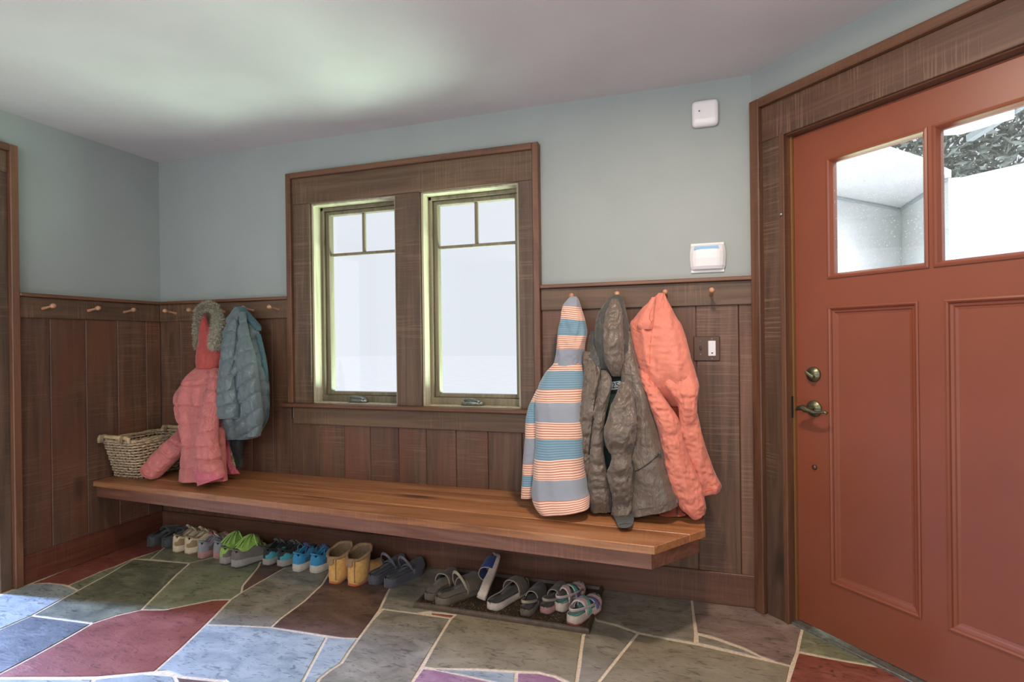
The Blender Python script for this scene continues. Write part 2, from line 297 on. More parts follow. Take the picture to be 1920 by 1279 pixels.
GARMENT = {
 'pink_hood': [[0.477,-0.125,1.378,0.507,-0.125,1.377,0.03],[0.471,-0.13,1.317,0.529,-0.13,1.316,0.04],[0.473,-0.135,1.223,0.604,-0.135,1.221,0.07],[0.469,-0.14,1.158,0.649,-0.14,1.156,0.1],[0.476,-0.145,1.101,0.647,-0.145,1.101,0.12],[0.481,-0.145,1.059,0.642,-0.145,1.06,0.12]],
 'pink_body': [[0.478,-0.14,1.071,0.628,-0.14,1.072,0.08],[0.466,-0.154,1.046,0.646,-0.154,1.047,0.11],[0.443,-0.172,1.009,0.664,-0.172,1.011,0.13],[0.424,-0.192,0.974,0.682,-0.192,0.977,0.14],[0.386,-0.209,0.891,0.693,-0.209,0.897,0.14],[0.408,-0.233,0.83,0.721,-0.233,0.838,0.13],[0.448,-0.252,0.752,0.757,-0.252,0.762,0.12],[0.496,-0.272,0.666,0.787,-0.272,0.679,0.11],[0.515,-0.294,0.582,0.813,-0.294,0.597,0.1],[0.53,-0.321,0.5,0.845,-0.321,0.519,0.09],[0.553,-0.349,0.451,0.878,-0.349,0.473,0.08]],
 'pink_sleeve_l': [[0.357,-0.17,0.708,0.429,-0.17,0.664,0.09],[0.363,-0.207,0.672,0.46,-0.207,0.621,0.1],[0.33,-0.241,0.631,0.436,-0.241,0.558,0.1],[0.29,-0.279,0.572,0.385,-0.279,0.491,0.1],[0.28,-0.321,0.521,0.363,-0.321,0.449,0.1],[0.308,-0.355,0.499,0.369,-0.355,0.451,0.09]],
 'pink_sleeve_r': [[0.643,-0.2,1.063,0.692,-0.2,1.063,0.04],[0.667,-0.236,1.016,0.731,-0.236,1.016,0.06],[0.689,-0.273,0.939,0.763,-0.273,0.94,0.07],[0.692,-0.301,0.846,0.779,-0.301,0.848,0.08],[0.686,-0.323,0.762,0.792,-0.323,0.765,0.09],[0.687,-0.341,0.678,0.809,-0.341,0.683,0.095],[0.681,-0.349,0.636,0.828,-0.349,0.643,0.1],[0.685,-0.357,0.595,0.846,-0.357,0.604,0.105],[0.702,-0.361,0.575,0.843,-0.361,0.583,0.095],[0.708,-0.369,0.539,0.866,-0.369,0.569,0.105],[0.727,-0.378,0.483,0.887,-0.378,0.526,0.105],[0.748,-0.381,0.451,0.89,-0.381,0.502,0.1]],
 'pink_cuff': [[0.688,-0.35,0.564,0.838,-0.35,0.572,0.105],[0.697,-0.359,0.528,0.86,-0.359,0.561,0.12],[0.72,-0.372,0.482,0.882,-0.372,0.525,0.122],[0.752,-0.387,0.451,0.899,-0.387,0.501,0.116]],
 'pink_flap': [[0.687,-0.2,0.779,0.732,-0.2,0.78,0.03],[0.685,-0.205,0.708,0.743,-0.205,0.71,0.03],[0.694,-0.21,0.619,0.757,-0.21,0.622,0.03],[0.709,-0.215,0.531,0.777,-0.215,0.535,0.03],[0.725,-0.22,0.469,0.836,-0.22,0.476,0.03]],
 'pink_lining': [[0.711,-0.185,0.732,0.733,-0.185,0.733,0.03],[0.715,-0.185,0.651,0.751,-0.185,0.653,0.03],[0.73,-0.19,0.563,0.769,-0.19,0.565,0.03],[0.745,-0.195,0.497,0.781,-0.195,0.499,0.03]],
 'blue_collar': [[0.713,-0.125,1.413,0.791,-0.125,1.413,0.03],[0.768,-0.135,1.365,0.859,-0.135,1.354,0.05],[0.829,-0.14,1.314,0.918,-0.14,1.298,0.05],[0.878,-0.145,1.279,0.924,-0.145,1.271,0.03]],
 'blue_body': [[0.718,-0.12,1.415,0.782,-0.12,1.413,0.04],[0.713,-0.13,1.358,0.822,-0.13,1.355,0.07],[0.701,-0.14,1.294,0.893,-0.14,1.29,0.1],[0.695,-0.15,1.248,0.915,-0.15,1.245,0.13],[0.698,-0.16,1.157,0.95,-0.16,1.155,0.17],[0.701,-0.17,1.066,0.978,-0.17,1.067,0.19],[0.699,-0.175,0.976,0.994,-0.175,0.979,0.2],[0.697,-0.175,0.885,0.995,-0.175,0.891,0.2],[0.701,-0.175,0.794,0.991,-0.175,0.803,0.19],[0.715,-0.175,0.731,0.963,-0.175,0.74,0.18],[0.728,-0.175,0.686,0.931,-0.175,0.694,0.16],[0.739,-0.175,0.664,0.912,-0.175,0.671,0.15]],
 'blue_sleeve': [[0.778,-0.2,1.336,0.815,-0.2,1.335,0.04],[0.76,-0.22,1.247,0.836,-0.22,1.245,0.06],[0.763,-0.24,1.158,0.85,-0.24,1.158,0.08],[0.759,-0.25,1.07,0.856,-0.25,1.071,0.09],[0.758,-0.26,0.983,0.871,-0.26,0.984,0.1],[0.752,-0.265,0.896,0.885,-0.265,0.898,0.1],[0.744,-0.265,0.834,0.892,-0.265,0.838,0.1],[0.748,-0.265,0.79,0.888,-0.265,0.794,0.09]],
 'blue_panel': [[0.814,-0.17,1.381,0.839,-0.17,1.38,0.03],[0.849,-0.22,1.245,0.915,-0.22,1.244,0.05],[0.876,-0.25,1.114,0.984,-0.25,1.114,0.08],[0.895,-0.26,0.985,1.012,-0.26,0.986,0.09],[0.917,-0.262,0.881,1.028,-0.262,0.884,0.09],[0.936,-0.262,0.787,1.037,-0.262,0.79,0.08],[0.949,-0.26,0.697,1.013,-0.26,0.699,0.06]],
 'blue_edge': [[0.916,-0.16,1.254,0.933,-0.16,1.253,0.03],[0.928,-0.165,1.173,0.961,-0.165,1.173,0.03],[0.955,-0.17,1.084,0.985,-0.17,1.085,0.04],[0.964,-0.17,0.978,0.994,-0.17,0.979,0.04],[0.969,-0.17,0.872,0.995,-0.17,0.873,0.04],[0.964,-0.17,0.783,0.989,-0.17,0.784,0.03],[0.945,-0.17,0.73,0.96,-0.17,0.73,0.02]],
 'blue_tail': [[0.739,-0.18,0.679,0.823,-0.18,0.682,0.05],[0.749,-0.18,0.616,0.816,-0.18,0.619,0.05],[0.754,-0.18,0.562,0.812,-0.18,0.565,0.04],[0.757,-0.18,0.499,0.815,-0.18,0.502,0.03]],
 'hoodie_hood': [[2.704,-0.12,1.401,2.725,-0.12,1.4,0.03],[2.686,-0.125,1.387,2.737,-0.125,1.385,0.06],[2.663,-0.13,1.352,2.749,-0.13,1.349,0.09],[2.656,-0.135,1.305,2.764,-0.135,1.302,0.11],[2.649,-0.14,1.258,2.775,-0.14,1.255,0.12],[2.646,-0.145,1.229,2.778,-0.145,1.227,0.12],[2.641,-0.15,1.183,2.769,-0.15,1.181,0.12],[2.636,-0.15,1.145,2.765,-0.15,1.144,0.12],[2.63,-0.15,1.112,2.758,-0.15,1.112,0.12],[2.622,-0.15,1.08,2.755,-0.15,1.08,0.12]],
 'hoodie_body': [[2.631,-0.145,1.108,2.752,-0.145,1.107,0.09],[2.616,-0.155,1.08,2.76,-0.155,1.08,0.12],[2.589,-0.161,1.052,2.769,-0.161,1.053,0.14],[2.573,-0.174,1.024,2.773,-0.174,1.026,0.15],[2.559,-0.188,0.988,2.775,-0.188,0.991,0.16],[2.549,-0.203,0.933,2.773,-0.203,0.938,0.17],[2.553,-0.218,0.898,2.772,-0.218,0.903,0.18],[2.553,-0.228,0.844,2.775,-0.228,0.851,0.18],[2.559,-0.244,0.774,2.777,-0.244,0.782,0.18],[2.56,-0.261,0.704,2.779,-0.261,0.714,0.18],[2.559,-0.278,0.635,2.781,-0.278,0.648,0.19],[2.557,-0.295,0.585,2.792,-0.295,0.6,0.19],[2.554,-0.308,0.534,2.804,-0.308,0.552,0.19],[2.562,-0.326,0.495,2.811,-0.326,0.53,0.18],[2.582,-0.344,0.467,2.813,-0.344,0.507,0.17],[2.603,-0.357,0.451,2.814,-0.357,0.49,0.15]],
 'hoodie_sleeve': [[2.542,-0.17,0.967,2.604,-0.17,0.968,0.05],[2.527,-0.18,0.931,2.597,-0.18,0.932,0.08],[2.512,-0.19,0.894,2.584,-0.19,0.896,0.09],[2.501,-0.2,0.839,2.578,-0.2,0.841,0.1],[2.499,-0.215,0.766,2.575,-0.215,0.769,0.1],[2.496,-0.225,0.694,2.573,-0.225,0.697,0.1],[2.491,-0.235,0.621,2.567,-0.235,0.626,0.1],[2.49,-0.245,0.568,2.557,-0.245,0.573,0.09],[2.488,-0.255,0.516,2.55,-0.255,0.52,0.085],[2.487,-0.26,0.482,2.543,-0.26,0.486,0.075]],
 'dark_hood': [[2.901,-0.12,1.402,2.921,-0.12,1.401,0.03],[2.877,-0.125,1.387,2.939,-0.125,1.384,0.06],[2.851,-0.135,1.346,2.951,-0.135,1.343,0.11],[2.83,-0.145,1.3,2.962,-0.145,1.297,0.14],[2.821,-0.15,1.254,2.971,-0.15,1.251,0.16],[2.818,-0.155,1.208,2.98,-0.155,1.206,0.17],[2.825,-0.16,1.163,2.985,-0.16,1.161,0.17],[2.838,-0.16,1.117,2.991,-0.16,1.117,0.16],[2.855,-0.16,1.071,2.994,-0.16,1.072,0.15],[2.882,-0.16,1.035,2.994,-0.16,1.036,0.13]],
 'dark_hood_front': [[2.898,-0.18,1.378,2.924,-0.18,1.377,0.03],[2.884,-0.205,1.332,2.942,-0.205,1.33,0.05],[2.869,-0.225,1.269,2.947,-0.225,1.268,0.07],[2.866,-0.235,1.208,2.951,-0.235,1.206,0.08],[2.869,-0.24,1.155,2.954,-0.24,1.154,0.08],[2.876,-0.24,1.102,2.952,-0.24,1.102,0.07],[2.889,-0.235,1.067,2.944,-0.235,1.067,0.06],[2.907,-0.23,1.036,2.935,-0.23,1.036,0.04]],
 'dark_collar': [[2.791,-0.12,1.237,2.833,-0.12,1.236,0.06],[2.782,-0.13,1.181,2.852,-0.13,1.18,0.08],[2.778,-0.14,1.144,2.862,-0.14,1.144,0.1],[2.776,-0.15,1.089,2.872,-0.15,1.089,0.11],[2.775,-0.15,1.043,2.89,-0.15,1.044,0.11]],
 'dark_back': [[2.824,-0.13,1.088,2.978,-0.13,1.088,0.08],[2.796,-0.139,1.005,2.995,-0.139,1.008,0.09],[2.769,-0.152,0.896,3.047,-0.152,0.902,0.09],[2.752,-0.168,0.75,3.081,-0.168,0.764,0.09],[2.745,-0.19,0.617,3.114,-0.19,0.639,0.09],[2.748,-0.214,0.487,3.138,-0.214,0.517,0.09],[2.787,-0.234,0.451,3.138,-0.234,0.48,0.08]],
 'dark_panel_left': [[2.759,-0.16,1.143,2.807,-0.16,1.143,0.05],[2.764,-0.17,1.099,2.83,-0.17,1.099,0.07],[2.772,-0.19,1.045,2.857,-0.19,1.046,0.09],[2.761,-0.2,0.973,2.862,-0.2,0.975,0.11],[2.752,-0.21,0.902,2.856,-0.21,0.905,0.12],[2.741,-0.215,0.812,2.842,-0.215,0.816,0.13],[2.736,-0.22,0.722,2.828,-0.22,0.727,0.13],[2.726,-0.225,0.633,2.817,-0.225,0.638,0.13],[2.715,-0.23,0.561,2.81,-0.23,0.568,0.12],[2.708,-0.23,0.508,2.805,-0.23,0.515,0.1]],
 'dark_panel_mid': [[2.855,-0.23,1.062,2.881,-0.23,1.062,0.03],[2.855,-0.25,1.015,2.902,-0.25,1.015,0.05],[2.844,-0.26,0.945,2.892,-0.26,0.946,0.06],[2.831,-0.266,0.858,2.873,-0.266,0.859,0.07],[2.819,-0.271,0.771,2.862,-0.271,0.773,0.08],[2.811,-0.276,0.684,2.87,-0.276,0.687,0.09],[2.801,-0.277,0.596,2.887,-0.277,0.602,0.1],[2.797,-0.277,0.526,2.904,-0.277,0.534,0.1],[2.802,-0.277,0.491,2.904,-0.277,0.499,0.09],[2.807,-0.273,0.451,2.905,-0.273,0.459,0.08]],
 'dark_panel_right': [[2.945,-0.16,1.234,2.98,-0.16,1.233,0.05],[2.944,-0.172,1.171,2.988,-0.172,1.17,0.08],[2.941,-0.185,1.117,3.0,-0.185,1.117,0.1],[2.94,-0.198,1.047,3.019,-0.198,1.048,0.13],[2.945,-0.212,0.977,3.045,-0.212,0.979,0.14],[2.954,-0.221,0.908,3.068,-0.221,0.911,0.15],[2.962,-0.231,0.822,3.09,-0.231,0.827,0.16],[2.971,-0.24,0.737,3.111,-0.24,0.744,0.16],[2.975,-0.25,0.653,3.126,-0.25,0.662,0.16],[2.98,-0.26,0.569,3.153,-0.26,0.581,0.16],[2.98,-0.27,0.503,3.169,-0.27,0.55,0.15],[2.982,-0.281,0.451,3.172,-0.281,0.509,0.13]],
 'dark_sleeve': [[2.947,-0.25,1.016,2.972,-0.25,1.016,0.04],[2.925,-0.27,0.965,2.991,-0.27,0.966,0.07],[2.905,-0.285,0.915,3.0,-0.285,0.917,0.1],[2.892,-0.295,0.864,3.007,-0.295,0.868,0.12],[2.877,-0.3,0.813,3.008,-0.3,0.818,0.13],[2.884,-0.305,0.754,3.001,-0.305,0.759,0.12],[2.905,-0.305,0.704,2.987,-0.305,0.708,0.1],[2.898,-0.305,0.669,2.99,-0.305,0.674,0.11],[2.887,-0.305,0.63,2.993,-0.305,0.637,0.12],[2.895,-0.3,0.574,2.99,-0.3,0.58,0.11],[2.908,-0.295,0.513,2.986,-0.295,0.519,0.09],[2.905,-0.29,0.477,2.988,-0.29,0.484,0.09],[2.9,-0.29,0.453,2.991,-0.29,0.461,0.09]],
 'dark_cuff': [[2.902,-0.29,0.458,2.991,-0.29,0.469,0.1],[2.915,-0.324,0.45,2.996,-0.324,0.46,0.095],[2.93,-0.381,0.447,2.999,-0.375,0.457,0.09],[2.946,-0.433,0.451,3.001,-0.433,0.46,0.08]],
 'dark_welt': [[3.102,-0.31,0.733,3.11,-0.31,0.717,0.02],[3.063,-0.312,0.701,3.074,-0.312,0.685,0.02],[3.022,-0.314,0.663,3.03,-0.314,0.647,0.02],[2.992,-0.31,0.652,2.994,-0.31,0.637,0.015]],
 'pants_hips': [[3.099,-0.13,1.401,3.123,-0.13,1.4,0.03],[3.065,-0.135,1.37,3.136,-0.135,1.368,0.05],[3.024,-0.14,1.331,3.156,-0.14,1.327,0.08],[2.992,-0.145,1.291,3.176,-0.145,1.287,0.11],[2.976,-0.15,1.265,3.192,-0.15,1.26,0.12],[2.981,-0.155,1.206,3.21,-0.155,1.203,0.13],[2.99,-0.16,1.161,3.22,-0.16,1.159,0.14],[3.0,-0.165,1.117,3.229,-0.165,1.116,0.15],[3.012,-0.165,1.072,3.242,-0.165,1.073,0.16],[3.026,-0.17,1.028,3.254,-0.17,1.03,0.16],[3.039,-0.17,0.984,3.262,-0.17,0.987,0.14],[3.051,-0.17,0.949,3.255,-0.17,0.953,0.1],[3.065,-0.16,0.904,3.245,-0.16,0.908,0.06]],
 'pants_leg_l': [[3.009,-0.17,1.09,3.059,-0.17,1.09,0.05],[3.019,-0.191,1.047,3.068,-0.191,1.047,0.08],[3.031,-0.212,1.005,3.084,-0.212,1.006,0.09],[3.049,-0.229,0.963,3.109,-0.229,0.964,0.1],[3.066,-0.241,0.913,3.142,-0.241,0.915,0.11],[3.082,-0.243,0.863,3.174,-0.243,0.865,0.12],[3.097,-0.245,0.812,3.188,-0.245,0.816,0.12],[3.109,-0.247,0.753,3.2,-0.247,0.758,0.12],[3.12,-0.249,0.695,3.217,-0.249,0.7,0.12],[3.131,-0.251,0.645,3.239,-0.251,0.652,0.12],[3.144,-0.253,0.596,3.259,-0.253,0.603,0.12],[3.16,-0.256,0.547,3.272,-0.256,0.555,0.11],[3.178,-0.258,0.499,3.279,-0.258,0.507,0.1],[3.203,-0.261,0.472,3.281,-0.261,0.499,0.08],[3.239,-0.264,0.451,3.276,-0.264,0.479,0.06]],
 'pants_leg_r': [[3.068,-0.165,1.116,3.223,-0.165,1.116,0.06],[3.089,-0.175,1.064,3.239,-0.175,1.065,0.09],[3.12,-0.195,1.005,3.26,-0.195,1.006,0.12],[3.152,-0.215,0.964,3.256,-0.215,0.966,0.13],[3.178,-0.22,0.914,3.25,-0.22,0.915,0.13],[3.182,-0.215,0.862,3.256,-0.215,0.864,0.12],[3.181,-0.21,0.81,3.265,-0.21,0.813,0.12],[3.186,-0.205,0.749,3.279,-0.205,0.753,0.12],[3.194,-0.2,0.689,3.298,-0.2,0.694,0.12],[3.201,-0.2,0.638,3.315,-0.2,0.644,0.12],[3.209,-0.2,0.595,3.333,-0.2,0.603,0.12],[3.216,-0.2,0.551,3.345,-0.2,0.579,0.11],[3.228,-0.2,0.528,3.34,-0.2,0.56,0.1]],
 'pants_inner': [[3.041,-0.15,1.08,3.235,-0.15,1.081,0.03],[3.048,-0.15,1.009,3.234,-0.15,1.011,0.04],[3.056,-0.15,0.938,3.234,-0.15,0.941,0.04],[3.098,-0.15,0.85,3.233,-0.15,0.854,0.04],[3.14,-0.15,0.799,3.215,-0.15,0.801,0.03]],
 'pants_low': [[3.103,-0.17,0.511,3.187,-0.17,0.517,0.05],[3.094,-0.191,0.481,3.187,-0.191,0.488,0.05],[3.09,-0.222,0.459,3.187,-0.222,0.467,0.05],[3.096,-0.257,0.451,3.203,-0.257,0.46,0.04]],
 'pants_flap': [[3.072,-0.19,1.38,3.089,-0.19,1.379,0.02],[3.045,-0.2,1.336,3.084,-0.2,1.335,0.03],[3.022,-0.21,1.293,3.082,-0.21,1.291,0.03],[3.009,-0.215,1.258,3.079,-0.215,1.257,0.03],[3.021,-0.215,1.239,3.072,-0.215,1.238,0.02]],
}
STONES = [
 ('red',[(0.047,-0.771),(0.118,-0.738),(0.213,-0.73),(0.25,-0.731),(0.238,-0.559),(0.245,-0.493),(0.237,-0.383),(0.274,-0.243),(0.162,0.007),(-0.021,-0.064)]),
 ('green',[(0.25,-0.731),(0.238,-0.559),(0.245,-0.493),(0.248,-0.388),(0.313,-0.585),(0.356,-0.755)]),
 ('blue',[(0.051,-1.026),(0.048,-0.902),(0.036,-0.829),(0.047,-0.771),(0.118,-0.738),(0.213,-0.73),(0.271,-0.738),(0.356,-0.755),(0.391,-0.885),(0.42,-0.989),(0.422,-1.109),(0.445,-1.228)]),
 ('dark',[(0.356,-0.755),(0.313,-0.585),(0.248,-0.388),(0.604,-0.346),(0.668,-0.483),(0.808,-0.742),(0.845,-0.81),(0.787,-0.882),(0.753,-0.962),(0.42,-0.989),(0.391,-0.885)]),
 ('green',[(0.248,-0.388),(0.274,-0.243),(0.343,-0.368)]),
 ('green',[(0.343,-0.368),(0.274,-0.243),(0.162,0.007),(0.289,0.197),(0.535,0.213),(0.683,0.012),(0.665,-0.246),(0.604,-0.346)]),
 ('green',[(0.604,-0.346),(0.665,-0.246),(0.683,0.012),(0.872,-0.066),(1.012,-0.288),(1.103,-0.485),(1.152,-0.542),(1.161,-0.618),(1.087,-0.645),(1.003,-0.728),(0.951,-0.779),(0.845,-0.81),(0.808,-0.742),(0.668,-0.483)]),
 ('brown',[(1.012,-0.288),(0.872,-0.066),(0.997,0.055),(1.174,0.02),(1.154,-0.275),(1.152,-0.542),(1.103,-0.485)]),
 ('red',[(0.753,-0.962),(0.787,-0.882),(0.845,-0.81),(0.951,-0.779),(1.003,-0.728),(1.087,-0.645),(1.161,-0.618),(1.219,-0.77),(1.24,-0.829),(1.297,-0.997),(1.338,-1.143),(1.306,-1.159),(1.161,-1.229),(0.825,-1.332),(0.8,-1.339),(0.798,-1.317),(0.791,-1.21),(0.775,-1.087)]),
 ('slate',[(0.445,-1.228),(0.422,-1.109),(0.42,-0.989),(0.753,-0.962),(0.775,-1.087),(0.791,-1.21),(0.798,-1.317),(0.796,-1.337),(0.478,-1.431),(0.356,-1.331)]),
 ('grey',[(1.152,-0.542),(1.154,-0.275),(1.174,0.02),(1.319,0.02),(1.389,-0.152),(1.475,-0.36),(1.507,-0.534),(1.513,-0.698),(1.526,-0.768),(1.389,-0.795),(1.24,-0.829),(1.219,-0.77),(1.161,-0.618)]),
 ('brown',[(1.475,-0.36),(1.389,-0.152),(1.319,0.02),(1.758,0.027),(1.781,-0.075),(1.828,-0.323),(1.887,-0.502),(1.907,-0.597),(1.933,-0.738),(1.864,-0.754),(1.526,-0.768),(1.513,-0.698),(1.507,-0.534)]),
 ('blue',[(1.24,-0.829),(1.389,-0.795),(1.526,-0.768),(1.802,-0.764),(1.851,-0.897),(1.904,-1.04),(1.963,-1.17),(1.778,-1.17),(1.628,-1.112),(1.458,-1.137),(1.373,-1.129),(1.338,-1.143),(1.297,-0.997)]),
 ('blue',[(1.802,-0.764),(1.864,-0.754),(1.933,-0.738),(1.949,-0.824),(1.968,-0.902),(1.954,-0.954),(1.949,-1.001),(1.988,-1.162),(1.963,-1.17),(1.904,-1.04),(1.851,-0.897)]),
 ('grey',[(1.933,-0.738),(1.907,-0.597),(1.901,-0.497),(2.063,-0.49),(2.227,-0.485),(2.246,-0.658),(2.267,-0.838),(2.277,-0.929),(2.308,-1.067),(1.988,-1.162),(1.949,-1.001),(1.954,-0.954),(1.968,-0.902),(1.949,-0.824)]),
 ('grey',[(1.887,-0.502),(1.828,-0.323),(1.781,-0.075),(1.758,0.027),(2.467,-0.012),(2.44,-0.279),(2.209,-0.293),(2.234,-0.45),(2.115,-0.46),(2.063,-0.49),(1.901,-0.497)]),
 ('red',[(2.117,-0.464),(2.236,-0.454),(2.227,-0.485),(2.132,-0.484)]),
 ('tan',[(2.236,-0.454),(2.209,-0.293),(2.44,-0.279),(2.806,-0.273),(2.8,-0.463),(2.832,-0.764),(2.849,-0.905),(2.803,-0.773),(2.75,-0.751),(2.69,-0.746),(2.596,-0.767),(2.48,-0.788),(2.319,-0.833),(2.271,-0.836),(2.246,-0.658),(2.229,-0.489)]),
 ('purple',[(2.275,-0.845),(2.322,-0.838),(2.417,-0.84),(2.561,-0.845),(2.741,-0.938),(2.308,-1.067),(2.277,-0.929)]),
 ('blue',[(2.322,-0.838),(2.482,-0.794),(2.612,-0.769),(2.626,-0.825),(2.653,-0.923),(2.561,-0.845),(2.417,-0.84)]),
 ('purple',[(2.615,-0.771),(2.692,-0.752),(2.752,-0.757),(2.805,-0.779),(2.849,-0.905),(2.666,-0.96),(2.628,-0.825)]),
 ('grey',[(2.802,-0.462),(2.806,-0.273),(2.833,-0.327),(2.907,-0.341),(3.011,-0.38),(2.962,-0.544),(2.905,-0.743),(2.874,-0.898),(2.849,-0.905),(2.832,-0.764)]),
 ('grey',[(2.467,-0.012),(2.81,-0.016),(3.223,-0.009),(3.228,-0.15),(3.234,-0.319),(3.231,-0.392),(3.144,-0.394),(3.011,-0.38),(2.907,-0.341),(2.833,-0.327),(2.806,-0.273),(2.44,-0.279)]),
 ('tan',[(3.011,-0.38),(3.144,-0.394),(3.235,-0.399),(3.378,-0.421),(3.482,-0.437),(3.524,-0.442),(3.563,-0.451),(3.534,-0.556),(3.49,-0.714),(2.874,-0.898),(2.905,-0.743),(2.962,-0.544)]),
 ('plum',[(3.223,-0.009),(3.486,-0.006),(3.554,0.071),(3.68,-0.019),(3.651,-0.163),(3.601,-0.344),(3.563,-0.451),(3.524,-0.442),(3.471,-0.419),(3.407,-0.371),(3.317,-0.331),(3.238,-0.309),(3.228,-0.15)]),
 ('grey',[(3.24,-0.321),(3.316,-0.34),(3.407,-0.379),(3.47,-0.426),(3.379,-0.413),(3.241,-0.389)]),
 ('green',[(3.651,-0.163),(3.68,-0.019),(3.876,-0.274),(3.97,-0.398),(3.875,-0.365),(3.767,-0.36),(3.681,-0.353),(3.601,-0.344)]),
 ('red',[(3.601,-0.348),(3.68,-0.357),(3.766,-0.363),(3.874,-0.369),(3.969,-0.402),(4.041,-0.495),(3.957,-0.6),(3.49,-0.714),(3.534,-0.556)]),
 ('blue',[(0.662,-1.386),(0.832,-1.336),(1.163,-1.238),(1.2,-1.283),(1.319,-1.389),(0.861,-1.526)]),
 ('blue',[(1.17,-1.239),(1.312,-1.164),(1.428,-1.143),(1.494,-1.18),(1.647,-1.291),(1.322,-1.388),(1.204,-1.282)]),
 ('brown',[(1.439,-1.146),(1.464,-1.142),(1.633,-1.117),(1.782,-1.174),(1.873,-1.223),(1.65,-1.29),(1.496,-1.18)]),
]
FUR = [(0.457, -0.135, 1.165, 0.009), (0.463, -0.145, 1.251, 0.014), (0.472, -0.15, 1.34, 0.017), (0.5, -0.155, 1.4, 0.019), (0.563, -0.16, 1.423, 0.022), (0.629, -0.17, 1.395, 0.029), (0.655, -0.18, 1.339, 0.036), (0.657, -0.19, 1.275, 0.041), (0.647, -0.19, 1.221, 0.041), (0.629, -0.18, 1.183, 0.033)]
LINES = {'zip_left':[(2.85,1.065),(2.843,1.014),(2.831,0.944),(2.821,0.856),(2.81,0.767),(2.802,0.696)],'hood_seam':[(2.944,1.337),(2.949,1.276),(2.952,1.206),(2.947,1.137),(2.95,1.085)],'yoke_seam':[(2.957,1.047),(2.986,1.044),(3.017,1.041)],'armhole':[(2.99,1.043),(2.994,0.983),(3.007,0.915),(3.012,0.83),(3.005,0.753)],'hem_seam':[(2.99,0.484),(3.051,0.502),(3.116,0.521),(3.163,0.542)],'pocket_slit':[(2.993,0.641),(3.021,0.657),(3.062,0.687),(3.101,0.723)],'tag_zip':[(3.169,0.538),(3.169,0.513),(3.167,0.483),(3.168,0.458)],'pants_band':[(2.991,1.245),(3.02,1.227),(3.063,1.238),(3.077,1.281)],'pants_seam':[(3.073,1.239),(3.064,1.17),(3.062,1.102),(3.063,1.033),(3.061,0.999)],'pants_hem':[(3.272,0.563),(3.307,0.574),(3.339,0.593)],'logo':[(2.91,0.992)],'pants_loop':[(3.077,1.335),(3.064,1.309),(3.062,1.283),(3.072,1.269)]}
# ================================================================ SETTING
L = 3.5025; H = 2.37; RZ = -math.pi/4
def world_to_door(): pass
# ---- back wall
bm = bmesh.new()
for b in ((-.12, 1.165, 0, .15, 0, H), (1.715, 1.865, 0, .15, .85, 2.0), (2.415, 3.62, 0, .15, 0, H), (1.165, 2.415, 0, .15, 0, .85), (1.165, 2.415, 0, .15, 2.0, H)):
    add_box(bm, *b)
wall_back = struct(obj('wall_back', bm, M['wall']))
xs_full = [.02, .19, .37, .55, .735, .891, 1.018]
xs_win = [1.018, 1.205, 1.376, 1.544, 1.72, 1.886, 2.059, 2.237, 2.42]
xs_r = [2.42, 2.53, 2.71, 2.895, 3.075, 3.256, 3.437, 3.53]
for xs, top in ((xs_full, 1.36), (xs_win, .76), (xs_r, 1.36)):
    for a, b in zip(xs, xs[1:]):
        bx('plank', M['plank'], wall_back, a+.0008, b-.0008, -.02, 0, .13, top, bev=.0028)
# ---- left wall (opening beyond y=-.95)
bm = bmesh.new()
add_box(bm, -.12, 0, -.87, .15, 0, H); add_box(bm, -.12, 0, -2.2, -.87, 2.06, H); add_box(bm, -.12, 0, -4.8, -2.2, 0, H)
wall_left = struct(obj('wall_left', bm, M['wall']))
ys = [-.02, -.118, -.296, -.474, -.653, -.80]
for a, b in zip(ys, ys[1:]):
    bx('plank', M['plank'], wall_left, 0, .02, b+.0008, a-.0008, .13, 1.36, bev=.0028)
# ---- door wall, 45 degrees, local x along the wall, local y outwards
def local(name, mats, parent, *b, bev=0.0, **kw):
    o = bx(name, mats, parent, *b, bev=bev, world=False, **kw)
    if parent is None: o.location = (L, 0, 0); o.rotation_euler = (0, 0, RZ)
    return o
bm = bmesh.new()
add_box(bm, -.06, .165, 0, .14, 0, H); add_box(bm, 1.193, 1.62, 0, .14, 0, H); add_box(bm, .165, 1.193, 0, .14, 2.05, H)
wall_right = struct(obj('wall_right', bm, M['wall'])); wall_right.location = (L, 0, 0); wall_right.rotation_euler = (0, 0, RZ)
# ---- walls behind the camera
ex, ey = L+1.62*.7071, -1.62*.7071
bm = bmesh.new(); add_box(bm, ex-.02, ex+.1, -4.8, ey+.02, 0, H)
struct(obj('wall_side', bm, M['wall']))
bm = bmesh.new(); add_box(bm, -.12, ex+.1, -4.9, -4.8, 0, H)
struct(obj('wall_front', bm, M['wall']))
bm = bmesh.new(); add_prism(bm, [(-.12, .15), (-.12, -4.9), (ex+.1, -4.9), (ex+.1, ey+.06), (L+.10, .15)], H, H+.1)
struct(obj('ceiling', bm, M['ceiling']))
